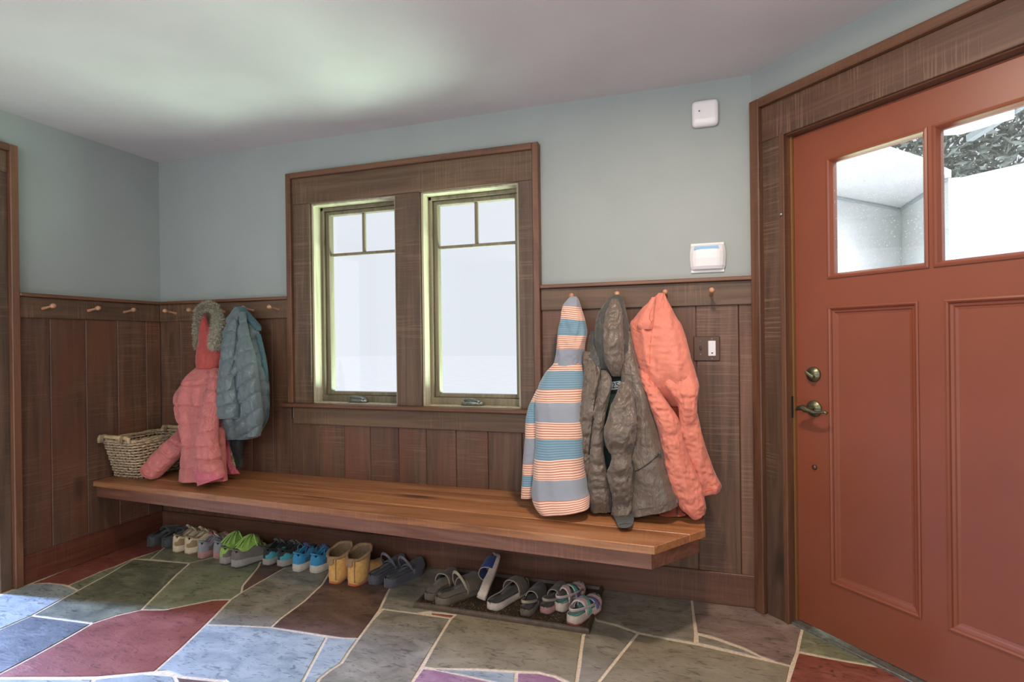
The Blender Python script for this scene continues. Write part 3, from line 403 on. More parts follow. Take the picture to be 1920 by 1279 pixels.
# ---- floor: grout bed with flagstones
bm = bmesh.new(); add_prism(bm, [(-.12, .15), (-3.2, .15), (-3.2, -2.6), (-.12, -2.6), (-.12, -4.9), (ex+.1, -4.9), (ex+.1, ey+.06), (L+.14, .15)], -.06, -.0026)
floor = struct(obj('floor', bm, M['grout']))
for i, (c, poly) in enumerate(STONES):
    p = [q for q in poly]
    if area2(p) < 0: p = p[::-1]
    p = offset_poly(p, .0053)
    # gently uneven edges
    q = []
    for j in range(len(p)):
        a, b = Vector(p[j]), Vector(p[(j+1) % len(p)]); k = max(1, int((b-a).length/.09))
        nn = Vector((-(b-a).y, (b-a).x)).normalized()
        for t in range(k):
            w = a.lerp(b, t/k); w += nn*(noise.noise(Vector((w.x*9, w.y*9, i)))*.0026 if t else 0); q.append((w.x, w.y))
    bm = bmesh.new(); f = add_prism(bm, q, -.02, random.uniform(-.0006, .0008), .0022, .0022)
    obj('flagstone', bm, ST[c], floor)
# ordinary flags on the floor outside the picture
random.seed(11)
kinds = ['grey', 'tan', 'blue', 'brown', 'red', 'green', 'slate']
def clip(poly, a, b_, c):
    """keep a*x + b*y < c"""
    out = []
    for p, q in zip(poly, poly[1:]+poly[:1]):
        fp, fq = a*p[0]+b_*p[1]-c, a*q[0]+b_*q[1]-c
        if fp < 0: out.append(p)
        if fp*fq < 0: t = fp/(fp-fq); out.append((p[0]+(q[0]-p[0])*t, p[1]+(q[1]-p[1])*t))
    return out
GX = [[(-.4+i*.62+random.uniform(-.13, .13)+(j % 2)*.3, -4.9+j*.46+random.uniform(-.10, .10)) for i in range(12)] for j in range(11)]
for j in range(10):
    for i in range(11):
        p = [GX[j][i], GX[j][i+1], GX[j+1][i+1], GX[j+1][i]]
        for a, b_, c in ((-.299, 1, -1.458-.299*1.053), (-1, 0, -.005), (1, 0, ex-.025), (1, 1, L+.02), (0, -1, 4.79)):
            if p: p = clip(p, a, b_, c)
        if len(p) < 3 or abs(area2(p)) < .02: continue
        if area2(p) < 0: p = p[::-1]
        bm = bmesh.new(); add_prism(bm, offset_poly(p, .0053), -.02, random.uniform(-.0006, .0006), .0022, .0022)
        obj('flagstone', bm, ST[random.choice(kinds)], floor)

# ---- baseboards
bm = bmesh.new(); add_box(bm, .02, 3.50, -.034, 0, 0, .143, bev=.003); struct(obj('baseboard_back', bm, M['base_x']))
bm = bmesh.new(); add_box(bm, 0, .034, -.80, -.034, 0, .143, bev=.003); struct(obj('baseboard_left', bm, M['base_y']))

# ---- peg rails
def peg(parent, x, z, horiz=(0, -1)):
    bm = bmesh.new()
    prof = [(0, .009), (.006, .0085), (.03, .0062), (.052, .0058), (.062, .0075), (.07, .0115), (.079, .0128), (.086, .0105), (.0895, .005)]
    add_lathe(bm, [(-d, r) for d, r in prof], (0, 0, 0), 'y', 14)
    rot = Matrix.Rotation(math.radians(-9), 4, 'X')
    bmesh.ops.transform(bm, matrix=rot, verts=bm.verts[:])
    if horiz == (1, 0):
        bmesh.ops.transform(bm, matrix=Matrix.Rotation(math.pi/2, 4, 'Z'), verts=bm.verts[:])
        bmesh.ops.translate(bm, vec=(.03, x, z), verts=bm.verts[:])
    else: bmesh.ops.translate(bm, vec=(x, -.03, z), verts=bm.verts[:])
    return obj('coat_peg', bm, M['peg'], parent, smooth=True)
def railing(name, x0, x1, pegs):
    r = struct(bx(name, M['rail'], None, x0, x1, -.032, 0, 1.345, 1.452, bev=.0025))
    bx('rail_cap', M['band_x'], r, x0, x1, -.052, 0, 1.452, 1.470, bev=.003)
    for x in pegs: peg(r, x, 1.395)
    return r
railing('trim_1', .03, 1.018, [.165, .355, .55, .765, .95])
railing('trim_2', 2.53, 3.499, [2.70, 2.912, 3.125, 3.322])
r = struct(bx('trim_3', M['rail_y'], None, 0, .032, -.80, -.032, 1.345, 1.452, bev=.0025))
bx('rail_cap', M['band_y'], r, 0, .052, -.80, -.052, 1.452, 1.470, bev=.003)
for y in (-.69, -.465, -.262): peg(r, y, 1.395, (1, 0))

# ---- window casing
wc = struct(bx('trim_4', M['case_x'], None, 1.045, 2.497, -.026, 0, 1.998, 2.148, bev=.002))
for a, b in ((1.05, 1.163), (1.717, 1.863), (2.417, 2.497)):
    bx('casing_board', M['case_z'], wc, a, b, -.024, 0, .853, 1.998, bev=.002)
bx('back_band', M['band_z'], wc, 1.016, 1.050, -.045, 0, .853, 2.178, bev=.003)
bx('back_band', M['band_z'], wc, 2.495, 2.528, -.045, 0, .853, 2.178, bev=.003)
bx('back_band', M['band_x'], wc, 1.050, 2.495, -.045, 0, 2.146, 2.178, bev=.003)
bx('window_stool', M['band_x'], wc, .979, 2.55, -.075, .0, .833, .853, bev=.005)
bx('apron', M['case_x'], wc, 1.045, 2.497, -.034, -.0, .733, .833, bev=.003)
# ---- windows
def window(name, x0, x1):
    w = struct(empty(name, ((x0+x1)/2, .09, .85)))
    z0, z1 = .853, 2.0
    # jamb linings
    for a, b in ((x0, x0+.012), (x1-.012, x1)): bx('jamb_lining', M['jamb_wood'], w, a, b, -.004, .14, z0, z1)
    bx('jamb_lining', M['jamb_wood'], w, x0+.012, x1-.012, -.004, .14, z1-.012, z1)
    bx('inner_sill', M['jamb_wood'], w, x0, x1, 0, .14, z0-.02, z0+.004)
    # stop and sash
    s = .010
    a0, a1, b0, b1 = x0+.012, x1-.012, z0+.004, z1-.012
    bm = bmesh.new()
    for q in ((a0, a0+.016, .062, .14, b0, b1), (a1-.016, a1, .062, .14, b0, b1), (a0, a1, .062, .14, b1-.018, b1), (a0, a1, .058, .14, b0, b0+.035)): add_box(bm, *q, bev=.0015)
    obj('sash_stop', bm, M['sash'], w)
    c0, c1, d0, d1 = a0+.016, a1-.016, b0+.035, b1-.018
    bm = bmesh.new(); fw = .024
    for q in ((c0, c0+fw, .085, .13, d0, d1), (c1-fw, c1, .085, .13, d0, d1), (c0+fw, c1-fw, .085, .13, d0, d0+.02), (c0+fw, c1-fw, .085, .13, d1-.022, d1)): add_box(bm, *q, bev=.003)
    sash = obj('sash', bm, M['sash'], w)
    g0, g1, h0, h1 = c0+fw, c1-fw, d0+.02, d1-.022
    bx('pane', M['glass'], w, g0-.005, g1+.005, .106, .110, h0-.005, h1+.005)
    zm = 1.716
    bx('muntin', M['sash'], w, g0, g1, .098, .118, zm-.008, zm+.008, bev=.003)
    xm = (g0+g1)/2+.02*0
    bx('muntin', M['sash'], w, xm-.009, xm+.009, .098, .118, zm+.008, h1, bev=.003)
    # folding crank
    xc = (x0+x1)/2-.01
    bm = bmesh.new()
    prof = [(-.062, .004), (-.056, .011), (-.04, .017), (-.015, .020), (.02, .020), (.045, .016), (.058, .010), (.063, .004)]
    rings = []
    for dx, rr in prof:
        rings.append([bm.verts.new((xc+dx, .035+rr*1.1*math.cos(t*math.pi/5), z0+.005+max(0, rr*1.7*math.sin(t*math.pi/5)))) for t in range(10)])
    for A, B in zip(rings, rings[1:]):
        for k in range(10): bm.faces.new((A[k], A[(k+1) % 10], B[(k+1) % 10], B[k]))
    cr = obj('crank_cover', bm, M['pewter'], w, smooth=True)
    bm = bmesh.new()
    add_tube(bm, [(xc-.04, .022, z0+.03), (xc-.015, .012, z0+.040), (xc+.015, .010, z0+.040), (xc+.04, .014, z0+.030), (xc+.052, .014, z0+.024)], [.004, .005, .005, .005, .007], 8)
    obj('crank_handle', bm, M['pewter'], cr, smooth=True)
    # hinge side lock
    return w
window('window_1', 1.165, 1.715)
window('window_2', 1.865, 2.415)

# ---- left opening casing
lc = struct(bx('trim_5', M['case_z'], None, 0, .022, -.885, -.835, 0, 2.06, bev=.002))
bx('back_band', M['band_z'], lc, 0, .048, -.835, -.80, 0, 2.20, bev=.003)
bx('head_board', M['case_z'], lc, 0, .026, -2.3, -.835, 2.06, 2.165, bev=.002)
bx('head_band', M['band_y'], lc, 0, .048, -2.34, -.835, 2.165, 2.20, bev=.003)
bx('casing_board', M['case_z'], lc, 0, .022, -2.32, -2.2, 0, 2.06, bev=.002)
bx('jamb', M['case_z'], lc, -.13, .0, -.888, -.87, 0, 2.06)

# ---- door frame (local frame of the 45 degree wall)
dc = struct(local('trim_6', M['door_case_x'], None, .068, 1.30, -.024, 0, 2.042, 2.190, bev=.002))
local('back_band', M['band_z'], dc, .022, .068, -.048, 0, 0, 2.228, bev=.004)
local('back_band', M['band_x'], dc, .068, 1.34, -.048, 0, 2.190, 2.228, bev=.004)
local('casing_board', M['door_case'], dc, .068, .163, -.022, 0, 0, 2.042, bev=.002)
local('casing_board', M['door_case'], dc, 1.195, 1.30, -.022, 0, 0, 2.042, bev=.002)
local('jamb', M['band_z'], dc, .150, .172, -.026, .14, 0, 2.05, bev=.002)
local('jamb', M['band_z'], dc, 1.186, 1.208, -.026, .14, 0, 2.05, bev=.002)
local('jamb', M['band_x'], dc, .172, 1.186, -.012, .14, 2.038, 2.060, bev=.002)
local('weather_strip', M['brass'], dc, .172, .1785, .018, .03, .01, 2.038)
local('threshold', M['pewter'], dc, .172, 1.186, -.010, .12, -.003, .009, bev=.002)
local('strike_plate', M['dark'], dc, .1715, .1735, .006, .026, .86, .95)
one('doorbell_screw', M['pewter'], dc, lambda b: add_lathe(b, [(0, .006), (-.006, .006), (-.008, .003)], (.16, -.026, 1.71), 'y', 10), world=False)

# ---- door
D0, D1 = .1795, 1.179
door = struct(empty('door_1', (L, 0, 0), RZ))
YF = .030
xs = [D0, .325, .632, .721, 1.028, D1]
def rail_b(bm, x0, x1, z0, z1): add_box(bm, x0, x1, YF, YF+.044, z0, z1)
bm = bmesh.new()
rail_b(bm, D0, .333, .012, 2.034); rail_b(bm, 1.020, D1, .012, 2.034)
rail_b(bm, .333, 1.020, 1.890, 2.034); rail_b(bm, .333, 1.020, 1.310, 1.441); rail_b(bm, .333, 1.020, .012, .226)
rail_b(bm, .658, .699, 1.441, 1.890); rail_b(bm, .628, .725, .226, 1.310)
bmesh.ops.remove_doubles(bm, verts=bm.verts[:], dist=.0001)
slab = obj('door_slab', bm, M['door'], door, world=False)
def frame_mould(bm, x0, x1, z0, z1, steps):
    """steps: (inset, y) nested rings, hollow"""
    rings = []
    for ins, y in steps:
        rings.append([bm.verts.new(p) for p in ((x0+ins, y, z0+ins), (x1-ins, y, z0+ins), (x1-ins, y, z1-ins), (x0+ins, y, z1-ins))])
    for A, B in zip(rings, rings[1:]):
        for k in range(4): bm.faces.new((A[k], A[(k+1) % 4], B[(k+1) % 4], B[k]))
    return rings[-1]
for x0, x1 in ((.322, .634), (.719, 1.031)):
    bm = bmesh.new()
    last = frame_mould(bm, x0-.004, x1+.004, .220, 1.316, [(0, YF+.001), (0, YF-.004), (.006, YF-.0055), (.011, YF-.002), (.014, YF+.004), (.022, YF+.006), (.026, YF+.010), (.034, YF+.012)])
    bm.faces.new(last)
    obj('panel', bm, M['door'], door, world=False)
for x0, x1 in ((.333, .658), (.699, 1.020)):
    bm = bmesh.new()
    frame_mould(bm, x0-.014, x1+.014, 1.427, 1.904, [(0, YF+.001), (0, YF-.005), (.007, YF-.007), (.012, YF-.003), (.016, YF+.004), (.020, YF+.010), (.020, YF+.02)])
    lf = obj('lite_frame', bm, M['door'], door, world=False)
    bx('pane', M['glass_dirty'], door, x0, x1, YF+.016, YF+.022, 1.441, 1.890, world=False)
# door hardware
def disc(name, x, z, r, parent=door):
    bm = bmesh.new(); add_lathe(bm, [(0, r), (-.004, r), (-.007, r*.93), (-.009, r*.8), (-.016, r*.62), (-.018, r*.3)], (x, YF, z), 'y', 28)
    return obj(name, bm, M['bronze'], parent, smooth=True, world=False)
db = disc('deadbolt', .256, 1.045, .031)
bm = bmesh.new(); add_box(bm, -.020, .020, -.034, -.016, -.006, .006, bev=.003); bmesh.ops.rotate(bm, cent=(0, 0, 0), matrix=Matrix.Rotation(.6, 3, 'Y'), verts=bm.verts[:]); bmesh.ops.translate(bm, vec=(.256, YF, 1.045), verts=bm.verts[:])
obj('thumb_turn', bm, M['bronze'], db, world=False)
dl = disc('lever_rose', .257, .906, .033)
bm = bmesh.new(); add_lathe(bm, [(-.01, .012), (-.045, .010), (-.05, .013), (-.062, .012), (-.066, .006)], (.257, YF, .906), 'y', 14)
add_tube(bm, [(.215, YF-.056, .900), (.225, YF-.056, .908), (.245, YF-.058, .913), (.268, YF-.058, .905), (.295, YF-.058, .898), (.318, YF-.058, .900), (.335, YF-.056, .905), (.345, YF-.054, .900)], [.004, .010, .013, .010, .0065, .0055, .006, .0075], 10, squash=.8)
obj('door_lever', bm, M['bronze'], dl, smooth=True, world=False)
one('hole_plug', M['plate'], door, lambda b: add_lathe(b, [(0, .011), (-.004, .010), (-.008, .006), (-.009, .002)], (.256, YF, .667), 'y', 16), smooth=True, world=False)

# ================================================================ OUTSIDE
M['lawn'] = plain('glare_white_ground', (250, 250, 252), .9, bumpsc=3, bs=.1)  # near-white colour stands in for the blown-out glare on the ground
M['bright_siding'] = plain('pale_siding', (236, 236, 240), .8)
M['porch_white'] = plain('porch_white', (226, 224, 230), .7)
M['porch_beam'] = plain('porch_beam', (168, 174, 184), .7)
bm = bmesh.new(); add_box(bm, -30, 40, .16, 45, -.4, -.25)
struct(obj('ground_outside', bm, M['lawn']))
por = empty('porch', (4.6, 2.2, 0)); tag(por, 'white porch with ceiling and corner walls outside the door panes', 'porch')
bm = bmesh.new(); add_prism(bm, [(3.75, .35), (4.28, 1.5), (4.466, 1.743), (4.965, 2.292), (5.32, 2.75), (5.40, 3.95), (4.547, 3.95), (3.2, 2.4), (3.3, .5)], 2.5, 2.56)
obj('porch_ceiling', bm, M['porch_white'], por)
bm = bmesh.new(); add_prism(bm, [(3.6, 2.15), (5.336, 3.89), (5.34, 4.0), (3.55, 2.2)], -.2, 2.495)
obj('porch_wall', bm, M['bright_siding'], por)
bm = bmesh.new(); add_prism(bm, [(5.336, 3.89), (5.30, 2.75), (5.38, 2.75), (5.42, 3.95)], -.2, 2.495)
obj('porch_wall', bm, M['bright_siding'], por)
bm = bmesh.new(); add_tube(bm, [(5.332, 3.87, 2.49), (5.29, 2.76, 2.49)], .02, 6); add_tube(bm, [(5.32, 3.875, 2.49), (3.62, 2.13, 2.49)], .02, 6)
obj('crown_trim', bm, M['porch_beam'], por)
bm = bmesh.new(); add_prism(bm, [(4.70, 1.30), (4.95, 1.05), (5.12, 1.42), (4.93, 1.62), (4.80, 1.60)], 2.5, 2.54)
obj('roof_board', bm, M['porch_white'], por)
bm = bmesh.new(); add_tube(bm, [(5.02, 1.72, 2.5), (5.10, 1.27, 2.54), (5.3, .4, 2.6)], .03, 4)
obj('roof_beam', bm, M['porch_beam'], por)
bm = bmesh.new(); add_prism(bm, [(6.48, 5.50), (9.5, 2.5), (11, 4), (8, 7)], -.25, 3.15)
g = obj('neighbouring_building', bm, M['bright_siding']); tag(g, 'pale bright building seen low through the right door pane', 'building')
bm = bmesh.new(); add_box(bm, -.5, .5, -.02, .0, 0, .1); bm.free()
# foliage beyond the porch
M['leaf'] = plain('leaf', (158, 172, 164), .6, var=.35)
M['bark'] = plain('bark', (196, 164, 126), .9, bumpsc=12, bs=.4)
tree = empty('tree', (9.5, 8.2, -.25)); tag(tree, 'grey green leafy tree outside above the pale building', 'tree')
bm = bmesh.new(); add_tube(bm, [(6.38, 5.72, -.3), (6.38, 5.72, 2.2), (6.40, 5.74, 3.12)], [.12, .10, .09], 10)
obj('trunk', bm, M['bark'], tree)
random.seed(3); bm = bmesh.new()
for k in range(17000):
    a = random.random(); t = random.uniform(-1, 1)
    c = Vector((9.6+t*3.6+random.uniform(-.6, .6), 8.3-t*3.6+random.uniform(-.6, .6), random.uniform(3.3, 6.2)))
    s = random.uniform(.08, .15); d = Vector((random.uniform(-1, 1), random.uniform(-1, 1), random.uniform(-1, 1))).normalized(); e = d.orthogonal().normalized()
    v = [bm.verts.new(c+d*s), bm.verts.new(c+e*s*.45), bm.verts.new(c-d*s), bm.verts.new(c-e*s*.45)]
    bm.faces.new(v)
lf = obj('foliage', bm, M['leaf'], tree, recalc=False); lf['kind'] = 'stuff'

# ================================================================ WALL DEVICES
th = empty('thermostat', (3.31, -.001, 1.56)); tag(th, 'white thermostat with curved cover and pale blue display on grey wall', 'thermostat')
bx('back_plate', M['white_plastic'], th, 3.238, 3.381, -.008, 0, 1.497, 1.632, bev=.002)
bm = bmesh.new()
rings = []
for z, w, d in ((1.508, .060, .010), (1.512, .070, .020), (1.525, .0745, .028), (1.56, .077, .032), (1.588, .0765, .032), (1.600, .075, .029), (1.618, .071, .022), (1.622, .068, .014)):
    ring = []
    for k in range(13):
        t = k/12*2-1; ring.append(bm.verts.new((3.31+w*t, -.008-d*(1-abs(t)**5*.75), z)))
    rings.append(ring)
for A, B in zip(rings, rings[1:]):
    for k in range(12): bm.faces.new((A[k], A[k+1], B[k+1], B[k]))
for rg in (rings[0], rings[-1]):
    bk = [bm.verts.new((v.co.x, -.008, v.co.z)) for v in rg]
    for k in range(12): bm.faces.new((rg[k], rg[k+1], bk[k+1], bk[k]))
for k in (0, 12):
    bk = [bm.verts.new((r[k].co.x, -.008, r[k].co.z)) for r in rings]
    for i in range(len(rings)-1): bm.faces.new((rings[i][k], rings[i+1][k], bk[i+1], bk[i]))
obj('cover', bm, M['white_plastic'], th, smooth=False)
bm = bmesh.new(); v = [bm.verts.new(p) for p in ((3.250, -.0378, 1.6005), (3.358, -.0378, 1.6005), (3.355, -.0318, 1.6155), (3.253, -.0318, 1.6155))]
v2 = [bm.verts.new((p.co.x, p.co.y+.004, p.co.z-.001)) for p in v]
bm.faces.new(v); bm.faces.new(v2[::-1])
for k in range(4): bm.faces.new((v[k], v[(k+1) % 4], v2[(k+1) % 4], v2[k]))
obj('display', bm, M['screen'], th)
sn = empty('wall_sensor', (3.306, -.001, 2.22)); tag(sn, 'square white plastic alarm sensor box high on grey wall near ceiling', 'sensor')
bm = bmesh.new(); rings = []
for y_, ins in ((0, .004), (-.004, 0), (-.022, 0), (-.029, .003), (-.033, .008), (-.035, .016)):
    ring = []
    for q in range(40):
        a = 2*math.pi*q/40; c_, s_ = math.cos(a), math.sin(a)
        ring.append(bm.verts.new((3.306+(.057-ins)*math.copysign(abs(c_)**.28, c_), y_, 2.2175+(.0585-ins*(1.9 if s_ < 0 and ins > .001 and y_ < -.02 else 1))*math.copysign(abs(s_)**.28, s_))))
    rings.append(ring)
for A, B in zip(rings, rings[1:]):
    for q in range(40): bm.faces.new((A[q], A[(q+1) % 40], B[(q+1) % 40], B[q])).smooth = True
bm.faces.new(rings[0]); bm.faces.new(rings[-1])
obj('case', bm, M['white_plastic'], sn)
one('indicator', M['plate'], sn, lambda b: add_lathe(b, [(0, .004), (-.002, .003)], (3.281, -.0345, 2.226), 'y', 10))
sp = empty('light_switch', (3.30, -.02, 1.15)); tag(sp, 'bronze double switch plate with one white rocker on plank wall', 'switch')
bx('plate', M['plate'], sp, 3.244, 3.357, -.027, -.02, 1.094, 1.207, bev=.003)
bx('rocker', M['white_plastic'], sp, 3.307, 3.339, -.032, -.026, 1.117, 1.186, bev=.002)
bx('rocker_mark', M['dark'], sp, 3.320, 3.327, -.0328, -.0315, 1.128, 1.133)
bm = bmesh.new(); add_box(bm, 3.270, 3.278, -.036, -.026, 1.145, 1.162, bev=.002); obj('toggle', bm, M['plate'], sp)
for x, z in ((3.274, 1.185), (3.274, 1.125), (3.323, 1.194), (3.323, 1.106)):
    bm = bmesh.new(); add_lathe(bm, [(0, .0028), (-.0018, .002)], (x, -.027, z), 'y', 8); obj('screw', bm, M['pewter'], sp)

# ================================================================ BENCH
bn = empty('bench', (1.6, -.25, .3)); tag(bn, 'long wall mounted stained wooden bench with clipped corner under the windows', 'bench')
def fy(x): return -.445-(x-.02)*.145/3.07           # front edge runs slightly out of square
ZT = .437
cuts = [0, .38, .70, 1.0]
def bench_pt(x, t): return (x, -.021*(1-t)+fy(x)*t)
x_r = 3.278
for i in range(3):
    t0, t1 = cuts[i], cuts[i+1]
    g = .0012
    def yat(x, t): return -.021*(1-t)+fy(x)*t
    if i == 0: poly = [(.021, yat(.02, t1)+g), (3.276, yat(3.27, t1)+g), (3.276, -.021), (.021, -.021)]
    elif i == 1:
        yb = yat(3.2, t1)+g; xb = x_r+(-.345-yb)*0
        # clipped corner starts at y=-.345 on the right side
        yl = yat(3.27, t1)+g
        poly = [(.021, yat(.02, t1)+g), (3.276-max(0, (-.350-yl)*.80), yl), (3.276, -.350), (3.276, yat(3.27, t0)-g), (.021, yat(.02, t0)-g)]
    else:
        yl = yat(3.27, t0)-g
        poly = [(.021, fy(.02)), (3.092, -.588), (3.276-max(0, (-.350-yl)*.80), yl), (.021, yat(.02, t0)-g)]
    bm = bmesh.new(); add_prism(bm, poly, ZT-.030, ZT, .003, .003); obj('bench_board', bm, M['bench'], bn)
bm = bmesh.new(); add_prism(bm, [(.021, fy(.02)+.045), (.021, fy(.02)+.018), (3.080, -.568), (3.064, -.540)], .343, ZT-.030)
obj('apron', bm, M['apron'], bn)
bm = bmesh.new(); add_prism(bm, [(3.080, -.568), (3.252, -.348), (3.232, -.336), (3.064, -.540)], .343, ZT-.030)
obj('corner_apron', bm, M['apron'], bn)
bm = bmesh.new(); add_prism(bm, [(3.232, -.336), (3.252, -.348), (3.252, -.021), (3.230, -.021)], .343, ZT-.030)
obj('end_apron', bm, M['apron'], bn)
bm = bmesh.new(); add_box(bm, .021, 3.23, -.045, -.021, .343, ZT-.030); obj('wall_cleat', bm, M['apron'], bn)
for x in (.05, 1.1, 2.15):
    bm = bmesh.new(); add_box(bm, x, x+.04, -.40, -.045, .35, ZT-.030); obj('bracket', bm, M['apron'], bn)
# ================================================================ GARMENTS
from mathutils.bvhtree import BVHTree
def catmull(vals, t):
    n = len(vals)-1; i = min(int(t), n-1); f = t-i
    p0, p1, p2, p3 = vals[max(i-1, 0)], vals[i], vals[i+1], vals[min(i+2, n)]
    return [.5*((2*b)+(c-a)*f+(2*a-5*b+4*c-d)*f*f+(3*b-a-3*c+d)*f**3) for a, b, c, d in zip(p0, p1, p2, p3)]
BV = []
def lofted(key, nu=104, step=.005, fold=.010, ff=3.0, fz=3.5, crumple=.004, cf=16, quilt=0, qs=.05, qslope=0.0, sq=.75, seed=0.0, open_end=True, hem=.0, ribs=0):
    rows = GARMENT[key]; bm = bmesh.new(); uvl = bm.loops.layers.uv.new('UVMap')
    mids = [Vector(((r[0]+r[3])/2, (r[1]+r[4])/2, (r[2]+r[5])/2)) for r in rows]
    cum = [0]
    for a, b in zip(mids, mids[1:]): cum.append(cum[-1]+(b-a).length)
    tot = cum[-1]; nv = max(6, int(tot/step)); rings = []
    for j in range(nv+1):
        d = tot*j/nv; i = 0
        while i < len(cum)-2 and cum[i+1] < d: i += 1
        t = i+(d-cum[i])/max(1e-6, cum[i+1]-cum[i]); r = catmull(rows, min(t, len(rows)-1-1e-6))
        Lp, Rp, dep = Vector(r[0:3]), Vector(r[3:6]), max(.012, r[6])
        C = (Lp+Rp)/2; Hv = (Rp-Lp)/2; hw = max(.004, Hv.length); Hn = Hv.normalized()
        # depth direction: horizontally outwards from the wall
        Dn = Vector((0, -1, 0)); Dn = (Dn-Hn*Dn.dot(Hn)).normalized()
        ring = []; v = j/nv; env = min(1, v*7+.15); size = min(1.0, hw/.06)
        for k in range(nu):
            a = 2*math.pi*k/nu; ca, sa = math.cos(a), math.sin(a)
            xx = math.copysign(abs(ca)**sq, ca); yy_ = math.copysign(abs(sa)**.85, sa)
            ydep = dep*.5*(yy_ if yy_ > 0 else yy_*.45)
            P = C+Hn*(hw*xx)+Dn*ydep
            N = (Hn*(xx*dep*.5)+Dn*(yy_*hw)).normalized()
            q = xx*hw
            front = max(0.0, sa)**.5
            f1 = noise.noise(Vector((q*ff*9+seed*3.1, d*fz, seed)))
            f1 = 1-abs(f1)*3.0
            f2 = noise.noise(Vector((q*ff*4, d*fz*.6, seed+7.7)))
            disp = fold*env*size*front*(f1*.55+f2*1.1)
            w = Vector((q*cf, sa*1.5, d*cf*.9+seed))
            c1 = 1-2.4*abs(noise.noise(w)); c2 = 1-2.6*abs(noise.noise(w*2.1)); c3 = 1-2.6*abs(noise.noise(w*4.3))
            disp += crumple*front*(c1*.9+c2*.6+c3*.35)
            if quilt:
                ph = (d+qslope*q+.012*noise.noise(Vector((q*8, d*4, seed))))/qs
                dd = abs(ph-round(ph))*qs; disp += (quilt*(abs(math.sin(math.pi*ph))**.6-.62)-.0045*math.exp(-(dd/.0042)**2))*(.35+.65*front)
            if ribs and v > 1-hem: disp += ribs*math.sin(q/hw*46)*.5-.004
            side = abs(ca)**3
            ring.append(bm.verts.new(P+N*disp*(1-.55*side)))
        rings.append(ring)
    uvs = {}
    for j, (A, B) in enumerate(zip(rings, rings[1:])):
        for k in range(nu):
            f = bm.faces.new((A[k], A[(k+1) % nu], B[(k+1) % nu], B[k])); f.smooth = True
            for lp, (kk, jj) in zip(f.loops, ((k, j), (k+1, j), (k+1, j+1), (k, j+1))): lp[uvl].uv = (kk/nu, jj/nv)
    f = bm.faces.new(rings[0]); 
    if open_end:
        c = sum((v.co for v in rings[-1]), Vector())/nu; dirn = (rings[-1][0].co-rings[-3][0].co).normalized()
        inner = [bm.verts.new(c+(v.co-c)*.86) for v in rings[-1]]
        deep = [bm.verts.new(c+(v.co-c)*.72-dirn*.03) for v in rings[-1]]
        for A, B in ((rings[-1], inner), (inner, deep)):
            for k in range(nu): f = bm.faces.new((A[k], A[(k+1) % nu], B[(k+1) % nu], B[k])); f.smooth = True
        bm.faces.new(deep)
    else: bm.faces.new(rings[-1])
    return bm, rings
def cloth(name, c, rough, weave=900, wr=.25, ws=30, var=.10, sheen=.2, c2=None):
    m, nt, b = newmat(name); b.inputs['Roughness'].default_value = rough; b.inputs['Sheen Weight'].default_value = sheen
    n = nd(nt, 'ShaderNodeTexNoise', i_Scale=float(ws), i_Detail=5.0, i_Roughness=.6, i_Distortion=.6); nt.links.new(coords(nt), n.inputs['Vector'])
    col = lin(c); lo = tuple(x*(1-var) for x in col[:3])+(1,); hi = lin(c2) if c2 else tuple(min(1, x*(1+var)) for x in col[:3])+(1,)
    r = ramp(nt, n.outputs[0], [(.35, lo), (.65, hi)]); nt.links.new(r.outputs[0], b.inputs['Base Color'])
    n2 = nd(nt, 'ShaderNodeTexNoise', i_Scale=float(ws)*1.4, i_Detail=3.0, i_Distortion=1.5); nt.links.new(coords(nt, (1, 1, .6)), n2.inputs['Vector'])
    sb = nd(nt, 'ShaderNodeMath', operation='SUBTRACT', i_1=.5); nt.links.new(n2.outputs[0], sb.inputs[0])
    ab = nd(nt, 'ShaderNodeMath', operation='ABSOLUTE'); nt.links.new(sb.outputs[0], ab.inputs[0])
    bump(nt, b, ab.outputs[0], wr*1.2, -.016); return m
M['pink'] = cloth('pink_nylon', (190, 106, 100), .45, wr=.5, ws=34)
M['pink_cuff'] = cloth('pink_cuff_nylon', (190, 88, 104), .45, wr=.5, ws=34)
M['pink_in'] = cloth('coral_lining', (172, 70, 62), .7)
M['floral'] = cloth('patterned_lining', (150, 140, 96), .8, ws=120, var=.5, c2=(206, 196, 140))
M['bluep'] = cloth('grey_blue_nylon', (92, 106, 108), .30, wr=.22, ws=26)
M['blue_in'] = cloth('dark_teal_lining', (52, 84, 90), .5)
M['black'] = cloth('black_cloth', (30, 34, 34), .7)
M['olive'] = cloth('olive_brown_nylon', (97, 84, 72), .40, wr=.5, ws=22)
M['olive_d'] = cloth('dark_olive_nylon', (66, 66, 60), .5, wr=.4, ws=22)
M['teal_in'] = cloth('dark_green_lining', (24, 52, 46), .8)
M['coral'] = cloth('coral_orange_nylon', (204, 118, 97), .6, wr=.3, ws=18, var=.04)
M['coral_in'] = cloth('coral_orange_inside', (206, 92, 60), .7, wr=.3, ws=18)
M['grey_lbl'] = plain('white_print', (222, 224, 220), .6)

